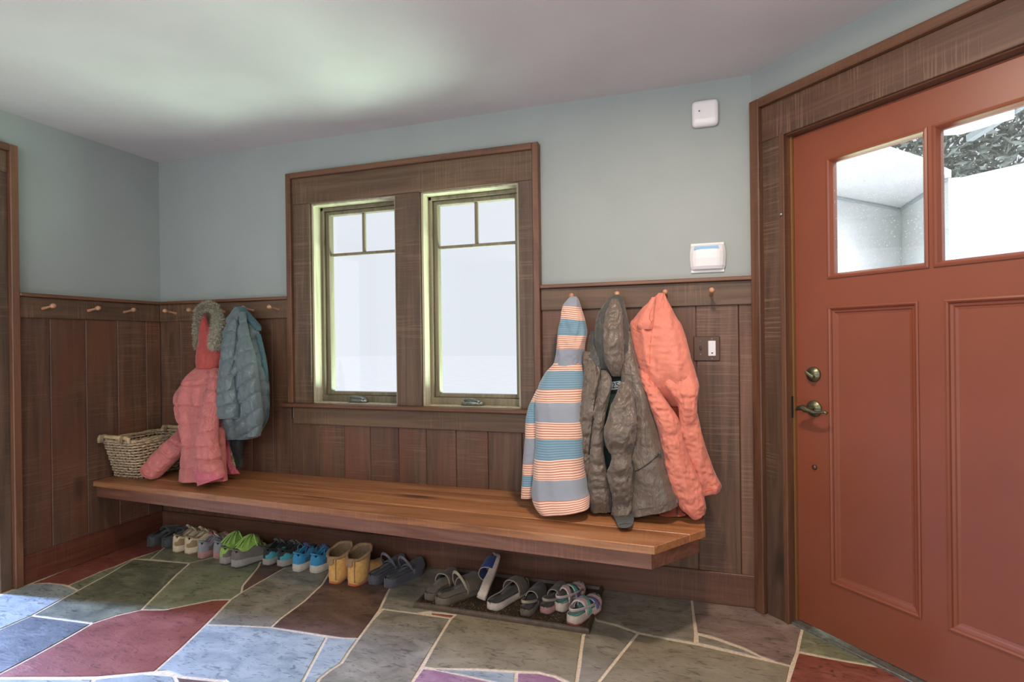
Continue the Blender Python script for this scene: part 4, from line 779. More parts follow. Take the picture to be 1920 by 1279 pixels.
def striped(name, bands, nlines, base, warm, warm_line, cool, cool_line, wob=.012):
    """bands: list of (v_start, kind) top to bottom; kind g plain grey, o thin orange stripes, b blue stripes"""
    m, nt, b = newmat(name); b.inputs['Roughness'].default_value = .8; b.inputs['Sheen Weight'].default_value = .3
    tc = nd(nt, 'ShaderNodeTexCoord'); sx = nd(nt, 'ShaderNodeSeparateXYZ'); nt.links.new(tc.outputs['UV'], sx.inputs[0])
    v = sx.outputs[1]
    nz = nd(nt, 'ShaderNodeTexNoise', i_Scale=5.0, i_Detail=1.0); nt.links.new(tc.outputs['Object'], nz.inputs['Vector'])
    ml = nd(nt, 'ShaderNodeMath', operation='MULTIPLY_ADD', i_1=wob*2, i_2=-wob); nt.links.new(nz.outputs[0], ml.inputs[0])
    ad = nd(nt, 'ShaderNodeMath', operation='ADD'); nt.links.new(v, ad.inputs[0]); nt.links.new(ml.outputs[0], ad.inputs[1]); v = ad.outputs[0]
    ca = {'g': lin(base), 'o': lin(warm), 'b': lin(cool)}; cb = {'g': lin(base), 'o': lin(warm_line), 'b': lin(cool_line)}
    ra = ramp(nt, v, [(p, ca[k]) for p, k in bands], 'CONSTANT'); rb = ramp(nt, v, [(p, cb[k]) for p, k in bands], 'CONSTANT')
    mu = nd(nt, 'ShaderNodeMath', operation='MULTIPLY', i_1=float(nlines)); nt.links.new(v, mu.inputs[0])
    fr = nd(nt, 'ShaderNodeMath', operation='FRACT'); nt.links.new(mu.outputs[0], fr.inputs[0])
    gt = nd(nt, 'ShaderNodeMath', operation='GREATER_THAN', i_1=.55); nt.links.new(fr.outputs[0], gt.inputs[0])
    nt.links.new(mixc(nt, gt.outputs[0], ra.outputs[0], rb.outputs[0]), b.inputs['Base Color']); return m
HB = dict(base=(136, 142, 152), warm=(226, 196, 178), warm_line=(178, 112, 84), cool=(118, 150, 164), cool_line=(94, 126, 146))
M['hoodie'] = striped('striped_knit', [(0, 'o'), (.08, 'b'), (.205, 'o'), (.29, 'g'), (.425, 'o'), (.53, 'b'), (.65, 'o'), (.775, 'g'), (.90, 'o')], 66, **HB)
M['hoodie_hood'] = striped('striped_hood_knit', [(0, 'g'), (.16, 'o'), (.34, 'b'), (.58, 'o'), (.78, 'g')], 36, wob=.04, **HB)
M['hoodie_sleeve'] = striped('striped_sleeve_knit', [(0, 'o'), (.12, 'b'), (.32, 'o'), (.45, 'g'), (.67, 'o'), (.78, 'b'), (.88, 'o')], 50, **HB)

def piece(name, key, mat, parent, **kw):
    lab = kw.pop('label', None)
    if kw.get('quilt'): kw['step'] = .0032; kw['nu'] = 90
    bm, rings = lofted(key, **kw)
    BV.append(BVHTree.FromBMesh(bm))
    return obj(name, bm, mat, parent, smooth=True, label=lab)
G5 = 'coats hanging from the wooden pegs'
# ---- pink puffer with furry hood
pk = empty('puffer_jacket', (.6, -.18, .45)); tag(pk, 'pink puffer jacket with furry hood trailing one sleeve on the bench', 'jacket', G5)
piece('hood', 'pink_hood', M['pink_in'], pk, fold=.004, crumple=.003, open_end=False, seed=1, label='coral hood')
piece('body', 'pink_body', M['pink'], pk, fold=.020, ff=2.2, crumple=.004, cf=20, quilt=.007, qs=.12, seed=2)
piece('sleeve', 'pink_sleeve_l', M['pink'], pk, fold=.006, crumple=.005, quilt=.006, qs=.08, seed=3)
sl = piece('sleeve', 'pink_sleeve_r', M['pink'], pk, fold=.010, ff=2.5, crumple=.006, quilt=.009, qs=.075, seed=4)
piece('cuff', 'pink_cuff', M['pink_cuff'], sl, fold=.004, crumple=.004, quilt=.004, qs=.05, seed=8, label='deeper pink sleeve end')
piece('front_flap', 'pink_flap', M['pink_cuff'], pk, fold=.004, crumple=.004, seed=5)
piece('lining', 'pink_lining', M['floral'], pk, fold=.003, seed=6, label='patterned lining')
# fur trim
bm = bmesh.new()
pts = [catmull(FUR, t*(len(FUR)-1)/40-1e-6 if t else 0) for t in range(41)]
add_tube(bm, [p[:3] for p in pts], [p[3]*.66 for p in pts], 12)
M['fur_c'] = cloth('grey_fur_base', (134, 132, 108), .95, ws=60)
M['fur'] = cloth('grey_cream_fur', (150, 146, 122), .9, ws=110, var=.5, c2=(222, 216, 192))
fb = obj('fur_trim', bm, M['fur_c'], pk, smooth=True, label='shaggy grey fur trim')
bm = bmesh.new(); random.seed(5)
for k in range(9000):
    t = random.random()*(len(FUR)-1.001); p = catmull(FUR, t); p2 = catmull(FUR, min(t+.05, len(FUR)-1.001))
    c = Vector(p[:3]); tan = (Vector(p2[:3])-c).normalized() if t < len(FUR)-1.1 else Vector((0, 0, -1)); r = p[3]
    u = tan.orthogonal().normalized(); a = random.uniform(0, 6.283); n_ = (u*math.cos(a)+tan.cross(u)*math.sin(a))
    if n_.y > .6: continue
    b0 = c+n_*r*.6; ln = random.uniform(.014, .030); dr = (n_*1.0+tan*random.uniform(.1, .9)+Vector((random.uniform(-.5, .5), random.uniform(-.5, .5), random.uniform(-.7, .3)))).normalized()
    s = dr.cross(n_+Vector((.01, .02, .03))).normalized()*.0011
    tip = b0+dr*ln; md = b0+dr*ln*.55+n_*.001
    v = [bm.verts.new(q) for q in (b0-s, b0+s, md+s*.8, tip, md-s*.8)]
    bm.faces.new((v[0], v[1], v[2], v[4])); bm.faces.new((v[4], v[2], v[3]))
h_ = obj('fur_hair', bm, M['fur'], fb, recalc=False, world=True); h_['kind'] = 'stuff'; h_.location = (0, 0, 0)
# ---- blue grey puffer
bp_ = empty('puffer_jacket', (.72, -.18, .45)); tag(bp_, 'grey blue quilted puffer jacket hanging beside the pink one', 'jacket', G5)
piece('collar', 'blue_collar', M['blue_in'], bp_, fold=.006, ff=3, crumple=.003, seed=9, open_end=False)
piece('body', 'blue_body', M['bluep'], bp_, fold=.034, ff=2.6, crumple=.003, quilt=.010, qs=.085, qslope=.5, seed=10)
piece('sleeve', 'blue_sleeve', M['bluep'], bp_, fold=.008, crumple=.004, quilt=.008, qs=.08, qslope=.3, seed=11)
piece('front_panel', 'blue_panel', M['bluep'], bp_, fold=.008, crumple=.003, quilt=.009, qs=.085, qslope=.5, seed=12)
piece('lining', 'blue_edge', M['blue_in'], bp_, fold=.004, seed=13, label='dark teal lining edge')
piece('inner_hem', 'blue_tail', M['black'], bp_, fold=.012, ff=4, seed=14, label='dark inner layer hanging below')
# ---- hoodie
hd = empty('hoodie', (2.6, -.2, .45)); tag(hd, 'striped hoodie in blue grey and orange hanging right of the windows', 'hoodie', G5)
piece('body', 'hoodie_body', M['hoodie'], hd, fold=.010, ff=1.5, crumple=.002, seed=20)
piece('hood', 'hoodie_hood', M['hoodie_hood'], hd, fold=.010, ff=3, fz=8, crumple=.005, cf=12, seed=21, open_end=False)
piece('sleeve', 'hoodie_sleeve', M['hoodie_sleeve'], hd, fold=.006, crumple=.003, seed=22)
# ---- dark jacket
dj = empty('winter_jacket', (2.9, -.22, .45)); tag(dj, 'olive brown hooded winter jacket hanging between hoodie and orange trousers', 'jacket', G5)
piece('back', 'dark_back', M['teal_in'], dj, fold=.006, seed=30, label='dark green lining')
piece('collar', 'dark_collar', M['olive_d'], dj, fold=.008, seed=31, open_end=False)
piece('hood', 'dark_hood', M['olive_d'], dj, fold=.014, ff=3, crumple=.004, seed=32, open_end=False)
piece('hood_front', 'dark_hood_front', M['olive'], dj, fold=.010, ff=3, crumple=.006, cf=14, seed=33, open_end=False)
piece('front_panel', 'dark_panel_left', M['olive'], dj, fold=.020, ff=2.6, crumple=.006, cf=22, seed=34)
piece('front_panel', 'dark_panel_mid', M['olive'], dj, fold=.016, ff=2.6, crumple=.006, cf=22, seed=35, hem=.07, ribs=.004)
piece('front_panel', 'dark_panel_right', M['olive'], dj, fold=.014, ff=1.8, crumple=.003, cf=20, seed=36)
piece('sleeve', 'dark_sleeve', M['olive'], dj, fold=.010, ff=2.2, crumple=.011, cf=13, seed=37)
piece('cuff', 'dark_cuff', M['olive_d'], dj, fold=.002, crumple=.001, seed=38)
piece('pocket_welt', 'dark_welt', M['olive_d'], dj, fold=.001, crumple=.001, seed=39, nu=24)
# ---- orange trousers
tr = empty('snow_trousers', (3.2, -.2, .45)); tag(tr, 'coral orange snow trousers hanging by the waist from a peg', 'trousers', G5)
piece('waist', 'pants_hips', M['coral'], tr, fold=.022, ff=1.8, crumple=.004, cf=20, seed=40, open_end=False)
piece('leg', 'pants_leg_l', M['coral'], tr, fold=.018, ff=2.2, crumple=.006, cf=20, seed=41)
piece('leg', 'pants_leg_r', M['coral'], tr, fold=.018, ff=2.2, crumple=.006, cf=18, seed=42)
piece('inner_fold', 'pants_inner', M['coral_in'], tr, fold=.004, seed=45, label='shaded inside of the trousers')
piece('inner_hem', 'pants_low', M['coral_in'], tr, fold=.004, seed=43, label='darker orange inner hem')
piece('fly_flap', 'pants_flap', M['coral'], tr, fold=.004, crumple=.002, seed=44)

def on_surface(x, z, lift=.0015):
    best = None
    for t in BV:
        h = t.ray_cast(Vector((x, -1.2, z)), Vector((0, 1, 0)))
        if h[0] is not None and (best is None or h[0].y < best): best = h[0].y
    return Vector((x, (best if best is not None else -.2)-lift, z))
def seam(name, key, r, mat, parent, lift=.0005, sub=5, label=None):
    pts = LINES[key]; P = []
    for a, b_ in zip(pts, pts[1:]):
        for k in range(sub): t = k/sub; P.append(on_surface(a[0]+(b_[0]-a[0])*t, a[1]+(b_[1]-a[1])*t, lift))
    P.append(on_surface(*pts[-1], lift))
    for _ in range(2): P = [P[0]]+[(P[i-1]+P[i]*2+P[i+1])/4 for i in range(1, len(P)-1)]+[P[-1]]
    bm = bmesh.new(); add_tube(bm, P, r, 6); return obj(name, bm, mat, parent, smooth=True, label=label)
M['seam_dark'] = plain('dark_zip_tape', (34, 30, 26), .6)
seam('zipper', 'zip_left', .0028, M['seam_dark'], dj, label='dark front zipper')
for k in ('hood_seam', 'yoke_seam', 'armhole', 'hem_seam'): seam('seam', k, .0018, M['olive_d'], dj, -.0002)
seam('pocket_slit', 'pocket_slit', .0026, M['seam_dark'], dj, label='dark diagonal pocket slit')
seam('zip_pull', 'tag_zip', .0035, M['pewter'], dj, .004, label='grey zip end at the hem')
for k in ('pants_band', 'pants_seam', 'pants_hem', 'pants_loop'): seam('seam', k, .0019, M['coral_in'], tr, -.0004)
# little white print on the collar lining
lx, lz = LINES['logo'][0]; c = on_surface(lx, lz, .002)
fc = bpy.data.curves.new('print', 'FONT'); fc.body = '25'; fc.size = .036; fc.extrude = .0006; fc.align_x = 'CENTER'; fc.align_y = 'CENTER'
tmp = bpy.data.objects.new('print_tmp', fc); COL.objects.link(tmp); bpy.context.view_layer.update()
me = bpy.data.meshes.new_from_object(tmp.evaluated_get(bpy.context.evaluated_depsgraph_get())); bpy.data.objects.remove(tmp)
me.materials.clear(); me.materials.append(M['seam_dark'])
mt = Matrix.Translation(c+Vector((0, -.0018, 0)))@Matrix.Rotation(-.12, 4, 'Y')@Matrix.Rotation(math.pi/2, 4, 'X')
me.transform(mt); po_ = bpy.data.objects.new('print', me); COL.objects.link(po_); po_.parent = dj; po_.location = -dj.location
bm = bmesh.new(); add_box(bm, -.024, .024, -.0012, .0012, -.018, .018); bmesh.ops.rotate(bm, cent=(0, 0, 0), matrix=Matrix.Rotation(-.12, 3, 'Y'), verts=bm.verts[:]); bmesh.ops.translate(bm, vec=c, verts=bm.verts[:])
obj('size_label', bm, M['grey_lbl'], dj, label='small white printed label')
# ================================================================ BASKET
M['wicker'] = cloth('pale_wicker', (176, 150, 112), .7, wr=.3, ws=90, var=.35, c2=(206, 184, 146))
M['wicker_d'] = cloth('wicker_stake', (138, 112, 80), .7, wr=.3, ws=90, var=.3)
M['stick'] = plain('pale_stick', (190, 166, 124), .55, bumpsc=30, bs=.3, var=.15)
M['rose'] = cloth('dusty_rose_cloth', (150, 100, 88), .85)
bk = empty('basket', (.155, -.20, ZT)); tag(bk, 'pale wicker basket with stick handles on the left end of the bench', 'basket')
def ring_pts(f, n=132, push=0.0):
    """rounded rectangle at height fraction f"""
    x0, x1 = .034+.012*(1-f)-.002, .262+.022*f; y0, y1 = -.352-.058*f, -.060+.018*f
    rad = .035; out = []
    cx, cy, hx, hy = (x0+x1)/2, (y0+y1)/2, (x1-x0)/2, (y1-y0)/2
    for k in range(n):
        a = 2*math.pi*k/n; c, s = math.cos(a), math.sin(a); e = .28
        out.append(Vector((cx+(hx+push)*math.copysign(abs(c)**e, c), cy+(hy+push)*math.copysign(abs(s)**e, s), 0)))
    # even spacing
    P = out+[out[0]]; cum = [0]
    for a, b in zip(P, P[1:]): cum.append(cum[-1]+(b-a).length)
    res = []; i = 0
    for k in range(n):
        d = cum[-1]*k/n
        while cum[i+1] < d: i += 1
        t = (d-cum[i])/max(1e-9, cum[i+1]-cum[i]); res.append(P[i].lerp(P[i+1], t))
    return res
BH = .215; NR = 13; NST = 44
bm = bmesh.new()
for r in range(NR):
    f = (r+.5)/NR; base = ring_pts(f); n = len(base); pts = []
    for k, q in enumerate(base):
        t = (base[(k+1) % n]-base[k-1]).normalized(); nn = Vector((t.y, -t.x, 0))
        w = math.sin(2*math.pi*k/n*NST/2*1.0+(r % 2)*math.pi)*.0042
        pts.append(q+nn*w+Vector((0, 0, ZT+.006+BH*f*.97+random.uniform(-.0012, .0012))))
    add_tube(bm, pts, .0056, 5, closed=True)
w_ = obj('weave', bm, M['wicker'], bk, smooth=True); w_['kind'] = 'stuff'
lo, hi = ring_pts(0.0, NST), ring_pts(1.0, NST)
bm = bmesh.new()
for a, b in zip(lo, hi): add_tube(bm, [a+Vector((0, 0, ZT+.002)), b+Vector((0, 0, ZT+BH+.006))], .0042, 5)
s_ = obj('stakes', bm, M['wicker_d'], bk, smooth=True); s_['kind'] = 'stuff'
bm = bmesh.new()
for dz, ph in ((.0, 0), (.007, 2), (.003, 4)):
    pts = []
    for k, q in enumerate(ring_pts(1.0)):
        a = k*.35+ph; pts.append(q+Vector((math.cos(a)*.004, math.cos(a)*.004, ZT+BH+.006+dz*.6+math.sin(a)*.005)))
    add_tube(bm, pts, .0058, 5, closed=True)
obj('braided_rim', bm, M['wicker'], bk, smooth=True)
bm = bmesh.new(); add_prism(bm, [(q.x, q.y) for q in ring_pts(.05, 40, -.004)], ZT, ZT+.006); obj('basket_floor', bm, M['wicker_d'], bk)
bm = bmesh.new()
cl = [(q.x, q.y) for q in ring_pts(.8, 30, -.010)]
tp = [bm.verts.new((x, y, ZT+BH*.86+.012*noise.noise(Vector((x*16, y*16, 2))))) for x, y in cl]
cc = bm.verts.new((.155, -.2, ZT+BH*.80))
for k in range(30): bm.faces.new((tp[k], tp[(k+1) % 30], cc))
obj('folded_cloth', bm, M['rose'], bk, smooth=True, label='dusty rose cloth folded inside')
for y, x0, x1 in ((-.416, .030, .262), (-.040, .05, .262)):
    bm = bmesh.new(); z = ZT+BH+.030
    add_tube(bm, [(x0, y, z-.035), (x0+.002, y, z-.012), (x0+.010, y, z), (x0+.06, y, z+.001), ((x0+x1)/2, y, z), (x1-.03, y, z-.001), (x1-.004, y, z-.006), (x1, y, z-.030)], [.008, .010, .0115, .011, .0115, .011, .010, .008], 10)
    obj('stick_handle', bm, M['stick'], bk, smooth=True)
    for xx in (x0+.03, x1-.055):
        bm = bmesh.new()
        for k in range(4): add_tube(bm, [(xx+k*.006, y-.013, z-.03), (xx+k*.006+.004, y-.014, z), (xx+k*.006+.004, y, z+.0135), (xx+k*.006+.008, y+.013, z-.005), (xx+k*.006+.008, y+.01, z-.03)], .003, 5)
        obj('binding', bm, M['wicker_d'], bk, smooth=True)['kind'] = 'stuff'

# ================================================================ SHOES
def interp(tab, t):
    for (a, va), (b, vb) in zip(tab, tab[1:]):
        if t <= b: u = (t-a)/(b-a); return va+(vb-va)*u
    return tab[-1][1]
OUT = [(0, 0.04), (.008, .22), (.018, .33), (.035, .46), (.06, .58), (.09, .67), (.13, .74), (.18, .77), (.27, .77), (.42, .75), (.58, .90), (.72, 1.0), (.82, .97), (.90, .82), (.955, .58), (.985, .34), (1, .1)]
TS = [0, .008, .018, .032, .05, .075, .105, .14, .18, .23, .28, .33, .38, .43, .48, .53, .58, .64, .70, .76, .82, .87, .91, .945, .97, .988, 1.0]
def ss(a, b, t): u = max(0, min(1, (t-a)/(b-a))); return u*u*(3-2*u)
class Shoe:
    def __init__(s, Ln, W, side=1): s.L, s.W, s.side = Ln, W, side
    def hw(s, t): return s.W/2*interp(OUT, t)
    def cx(s, t): return s.side*s.W*.07*math.sin(t*2.6-.2)
    def lift(s, t): return .014*ss(.78, 1.0, t)+.004*ss(.04, 0, t)
    def sole(s, bm, z0, z1, grow=1.0, flare=1.0, heel=0.0, rim=0.0):
        rings = []
        for t in TS:
            w = s.hw(t)*grow; c = s.cx(t); l = s.lift(t); h = z1+heel*ss(.45, .2, t)
            y = t*s.L
            yb = s.L*(.5+(t-.5)*(1+.00)); rings.append([bm.verts.new(p) for p in (
                (c-w*flare*.93, y, z0+l), (c-w*flare, y, z0+l+(h-z0)*.25), (c-w*.985, y, h+l-.003), (c-w*.94, y, h+l+rim), (c-w*.86, y, h+l), (c, y, h+l-.001), (c+w*.86, y, h+l), (c+w*.94, y, h+l+rim), (c+w*.985, y, h+l-.003), (c+w*flare, y, z0+l+(h-z0)*.25), (c+w*flare*.93, y, z0+l), (c, y, z0+l))])
        for A, B in zip(rings, rings[1:]):
            for k in range(12): bm.faces.new((A[k], A[(k+1) % 12], B[(k+1) % 12], B[k])).smooth = True
        bm.faces.new(rings[0]); bm.faces.new(rings[-1])
    def upper(s, bm, zs, Htab, open_to=.44, lean=.0, heelz=.028, n=33, grow=.95, dep=.85, matf=None):
        rings = []
        for t in TS[1:]:
            w = s.hw(t)*grow; c = s.cx(t); l = s.lift(t); z0 = zs+heelz*ss(.45, .2, t)*0+l-.004; Hh = interp(Htab, t)+l
            o = ss(.045, .10, t)*(1-ss(open_to, open_to+.09, t)); y = t*s.L; ring = []
            fb = z0+.012
            for k in range(n):
                q = -1+2*k/(n-1); aq = abs(q); sg = 1 if q >= 0 else -1
                xd = w*math.sin(q*math.pi/2)*(1-.10*(1-aq)); zd = z0+(Hh-z0)*math.cos(q*math.pi/2)**.75
                if aq >= .55:
                    u = (1-aq)/.45; xo = sg*w*(1+.03*math.sin(u*math.pi)-.32*u**1.6); zo = z0+(Hh-z0)*math.sin(u*math.pi/2)**.9
                else:
                    u = aq/.55; xo = sg*w*.70*(.86*u+.14*u**6); zo = fb+(Hh-fb)*(u**5 if u > 0 else 0)
                x = xd*(1-o)+xo*o; z = zd*(1-o)+zo*o
                yy_ = y+lean*(z-z0)*ss(.2, 0, t)
                ring.append(bm.verts.new((c+x, yy_, z)))
            rings.append((t, o, ring))
        for (t, o, A), (t2, o2, B) in zip(rings, rings[1:]):
            for k in range(n-1):
                f = bm.faces.new((A[k], A[k+1], B[k+1], B[k])); f.smooth = True
                q = abs(-1+2*(k+.5)/(n-1)); f.material_index = matf(t, q, o) if matf else (1 if (o > .5 and q < .5) else 0)
        bm.faces.new(rings[0][2]); bm.faces.new(rings[-1][2])
        s.H = Htab; s.zs = zs
def clothm(n, c, r=.7, **k): return cloth(n, c, r, wr=.2, ws=90, **k)
SM = {}
def sm(n, c, r=.7, **k):
    if n not in SM: SM[n] = clothm(n, c, r, **k)
    return SM[n]
HT = [(0, .062), (.02, .078), (.06, .084), (.14, .072), (.24, .066), (.36, .082), (.46, .086), (.56, .074), (.70, .056), (.84, .047), (.94, .040), (1, .026)]
def sneaker(x, y, rz, Ln, W, side, cols, label, sole_h=.024, heel=.008, hs=1.0, laces=True, loops=False, tongue_up=.03, z=0, group=None, collar=None, flap=None):
    """cols: upper, lining, heel counter, overlay, midsole, outsole, lace, tongue"""
    S = Shoe(Ln, W, side); root = empty('sneaker', (x, y, z), rz); tag(root, label, 'shoe', group)
    up_, li, hc, ov, mid, outs, la, tg = cols
    bm = bmesh.new(); S.sole(bm, 0, .007, .99); obj('outsole', bm, outs, root, world=False)
    bm = bmesh.new(); S.sole(bm, .006, sole_h, 1.03, 1.04, heel); obj('midsole', bm, mid, root, world=False)
    Ht = [(t, h*hs) for t, h in HT]
    def mf(t, q, o):
        if o > .5 and q < .5: return 1
        if t < .17 and q > .74: return 2
        if q > .80 or t > .88: return 3
        return 0
    bm = bmesh.new(); S.upper(bm, sole_h+heel*.6, Ht, matf=mf); obj('upper', bm, [up_, li, hc, ov], root, world=False)
    # padded collar
    bm = bmesh.new(); P = []
    for t in (.47, .42, .36, .30, .24, .18, .12, .075, .05): P.append((S.cx(t)-S.hw(t)*.95*.70, t*Ln, interp(Ht, t)+S.lift(t)))
    P2 = [(2*S.cx(b[1]/Ln)-b[0], b[1], b[2]) for b in reversed(P)]
    mid_ = [(S.cx(.03), .028*Ln, interp(Ht, .03)+.006)]
    add_tube(bm, P+mid_+P2, .0042, 8); obj('collar', bm, collar or hc, root, smooth=True, world=False)
    # tongue
    bm = bmesh.new(); rows_ = []
    for k, (t, dz) in enumerate(((.62, -.004), (.55, .001), (.48, .006), (.42, .014), (.36, .014+tongue_up*.5), (.32, .012+tongue_up))):
        w = W*(.19+.015*k); zz = interp(Ht, t)+dz; c = S.cx(t)
        rows_.append([bm.verts.new((c+w*a, t*Ln-(0 if k < 4 else .0), zz-abs(a)**2*.012)) for a in (-1, -.5, 0, .5, 1)]+[bm.verts.new((c+w*a, t*Ln+.007, zz-abs(a)**2*.012-.004)) for a in (1, .5, 0, -.5, -1)])
    for A, B in zip(rows_, rows_[1:]):
        for k in range(10): bm.faces.new((A[k], A[(k+1) % 10], B[(k+1) % 10], B[k])).smooth = True
    bm.faces.new(rows_[0]); bm.faces.new(rows_[-1]); obj('tongue', bm, tg, root, world=False)
    if laces:
        bm = bmesh.new()
        for i in range(5):
            t = .44+i*.05; w = W*.24; c = S.cx(t); zz = interp(Ht, t)+.004
            sgn = 1 if i % 2 else -1
            add_tube(bm, [(c-w, (t-.012*sgn)*Ln, zz-.016), (c-w*.6, (t-.006*sgn)*Ln, zz), (c, t*Ln, zz+.004), (c+w*.6, (t+.006*sgn)*Ln, zz), (c+w, (t+.012*sgn)*Ln, zz-.016)], .0026, 6)
        t = .43; c = S.cx(t); zz = interp(Ht, t)+.012
        for sg in (-1, 1):
            add_tube(bm, [(c, t*Ln, zz), (c+sg*.014, t*Ln-.012, zz+.010), (c+sg*.032, t*Ln-.014, zz+.004), (c+sg*.040, t*Ln-.002, zz-.012), (c+sg*.028, t*Ln+.008, zz-.010), (c, t*Ln, zz+.001)], .0024, 6)
        obj('laces', bm, la, root, smooth=True, world=False)
    if loops:
        for sg in (-1, 1):
            bm = bmesh.new(); t = .30; c = S.cx(t)+sg*S.hw(t)*.72; zz = interp(Ht, t)
            add_tube(bm, [(c, t*Ln-.02, zz-.004), (c+sg*.004, t*Ln-.018, zz+.022), (c+sg*.004, t*Ln, zz+.034), (c, t*Ln+.014, zz+.020), (c, t*Ln+.016, zz-.004)], .0023, 6)
            obj('pull_loop', bm, la, root, smooth=True, world=False)
    if flap:
        # bright gusset gathered over the ankle opening, lace ends fanning over it
        bm = bmesh.new(); rings = []
        for i in range(7):
            u = i/6; t = .10+.40*u; ring = []
            for k in range(25):
                q = -1+k/12; w = S.hw(t)*.80
                zz = interp(Ht, t)+(1-abs(q)**2.4)*(.012+.036*math.sin(min(1, u*1.25)*math.pi*.62))+.0035*math.sin(k*2.1)*(1-abs(q))
                ring.append(bm.verts.new((S.cx(t)+w*q, t*Ln, zz)))
            rings.append(ring)
        for A, B in zip(rings, rings[1:]):
            for k in range(24): bm.faces.new((A[k], A[k+1], B[k+1], B[k])).smooth = True
        o = obj('gusset', bm, flap, root, world=False); md = o.modifiers.new('solid', 'SOLIDIFY'); md.thickness = .004
        bm = bmesh.new(); top = Vector((S.cx(.42), .42*Ln, interp(Ht, .42)+.052))
        for k, (dx, dy, dz) in enumerate(((-.055, -.05, -.05), (-.04, -.075, -.045), (-.02, -.09, -.04), (.002, -.095, -.042), (.024, -.085, -.04), (.045, -.06, -.045), (.07, -.02, -.045), (-.07, -.02, -.055))):
            e = top+Vector((dx, dy, dz)); m_ = (top+e)/2+Vector((0, -.004, .014)); add_tube(bm, [top, top.lerp(m_, .55)+Vector((0, 0, .004)), m_, e.lerp(m_, .4), e], .0036, 6)
        obj('laces', bm, la, root, smooth=True, world=False)
    return root
def sandal(x, y, rz, Ln, W, side, cols, label, sole_h=.028, cover=.52, cover_h=.062, strap='sling', rim=.004, z=0, tilt=None, name='sandal', group=None, extra=None, cat='sandal'):
    """cols: sole, footbed, cover, strap"""
    S = Shoe(Ln, W, side); root = empty(name, (x, y, z), rz); tag(root, label, cat, group)
    if tilt: root.rotation_euler = (Matrix.Rotation(tilt[2], 3, 'Z') @ Matrix.Rotation(tilt[0], 3, 'X') @ Matrix.Rotation(tilt[1], 3, 'Y')).to_euler()
    so_, fbm, cv, stp = cols
    bm = bmesh.new(); S.sole(bm, 0, sole_h, 1.0, 1.02, .004, rim); obj('sole', bm, so_, root, world=False)
    bm = bmesh.new(); rings = []
    for t in TS[1:-1]:
        w = S.hw(t)*.86; h = sole_h+.004*ss(.45, .2, t)+S.lift(t)+.0012
        rings.append([bm.verts.new((S.cx(t)+w*q, .006+t*(Ln-.012), h+.004*abs(q)**3)) for q in (-1, -.6, 0, .6, 1)]+[bm.verts.new((S.cx(t), .006+t*(Ln-.012), h-.003))])
    for A, B in zip(rings, rings[1:]):
        for k in range(6): bm.faces.new((A[k], A[(k+1) % 6], B[(k+1) % 6], B[k])).smooth = True
    bm.faces.new(rings[0]); bm.faces.new(rings[-1]); obj('footbed', bm, fbm, root, world=False)
    def band(nm, t0, t1, h0, h1, mat, thick=.004, n=8, slant=0.0, w_=1.0, th_e=.0022, edge=None):
        bm = bmesh.new(); rings = []
        for i in range(n+1):
            u = i/n; t = t0+(t1-t0)*u; w = S.hw(min(.995, t))*.97*w_; hh = h0+(h1-h0)*u; ring = []
            for k in range(17):
                a = math.pi*k/16; cc_, sn_ = math.cos(a), math.sin(a)
                ring.append(bm.verts.new((S.cx(t)+w*math.copysign(abs(cc_)**.8, cc_), t*Ln+slant*cc_*S.side, sole_h*.65+S.lift(t)+(hh-sole_h*.65)*sn_**.8)))
            rings.append(ring)
        for A, B in zip(rings, rings[1:]):
            for k in range(16): bm.faces.new((A[k], A[k+1], B[k+1], B[k])).smooth = True
        edges_ = [[tuple(v.co) for v in rings[0]], [tuple(v.co) for v in rings[-1]]]
        o = obj(nm, bm, mat, root, world=False); md = o.modifiers.new('solid', 'SOLIDIFY'); md.thickness = thick; md.offset = 1
        if edge:
            for e in edges_:
                bm = bmesh.new(); add_tube(bm, e, th_e, 6); obj('edge_binding', bm, edge, o, smooth=True, world=False)
        return o
    edge = extra.get('edge') if extra else None
    if cover is not None:
        t1 = extra.get('cover_end', .985) if extra else .985
        band('toe_cover', cover, t1, cover_h, (.036+sole_h*.4) if t1 > .95 else cover_h*.86, cv, n=9, edge=edge)
    if extra and 'bands' in extra:
        for (t0, t1, h0, h1, mt_, sl) in extra['bands']: band('strap', t0, t1, h0, h1, mt_, slant=sl, n=4, edge=edge)
    if strap:
        bm = bmesh.new(); hz = {'sling': .060, 'tall': .118, 'low': .048}[strap]; P = []; yb = {'sling': .02, 'tall': .40, 'low': .01}[strap]
        t = cover if cover else .5
        w = S.hw(t)*.95; wb = S.hw(.15)*1.0
        for a in range(0, 13):
            u = a/12; ang = math.pi*u
            P.append((S.cx(.3)+(w if u < .5 else w)*math.cos(ang)*(1-.12*math.sin(ang)), t*Ln-(t*Ln-yb*Ln)*math.sin(ang)**.8, sole_h+.012+(hz-sole_h-.012)*math.sin(ang)**.9))
        add_tube(bm, P, .0062, 8, squash=.45); st_ = obj('heel_strap', bm, stp, root, smooth=True, world=False)
        if edge:
            bm = bmesh.new(); add_tube(bm, [(p[0], p[1], p[2]+.0062) for p in P], .0022, 6); obj('edge_binding', bm, edge, st_, smooth=True, world=False)
    return root
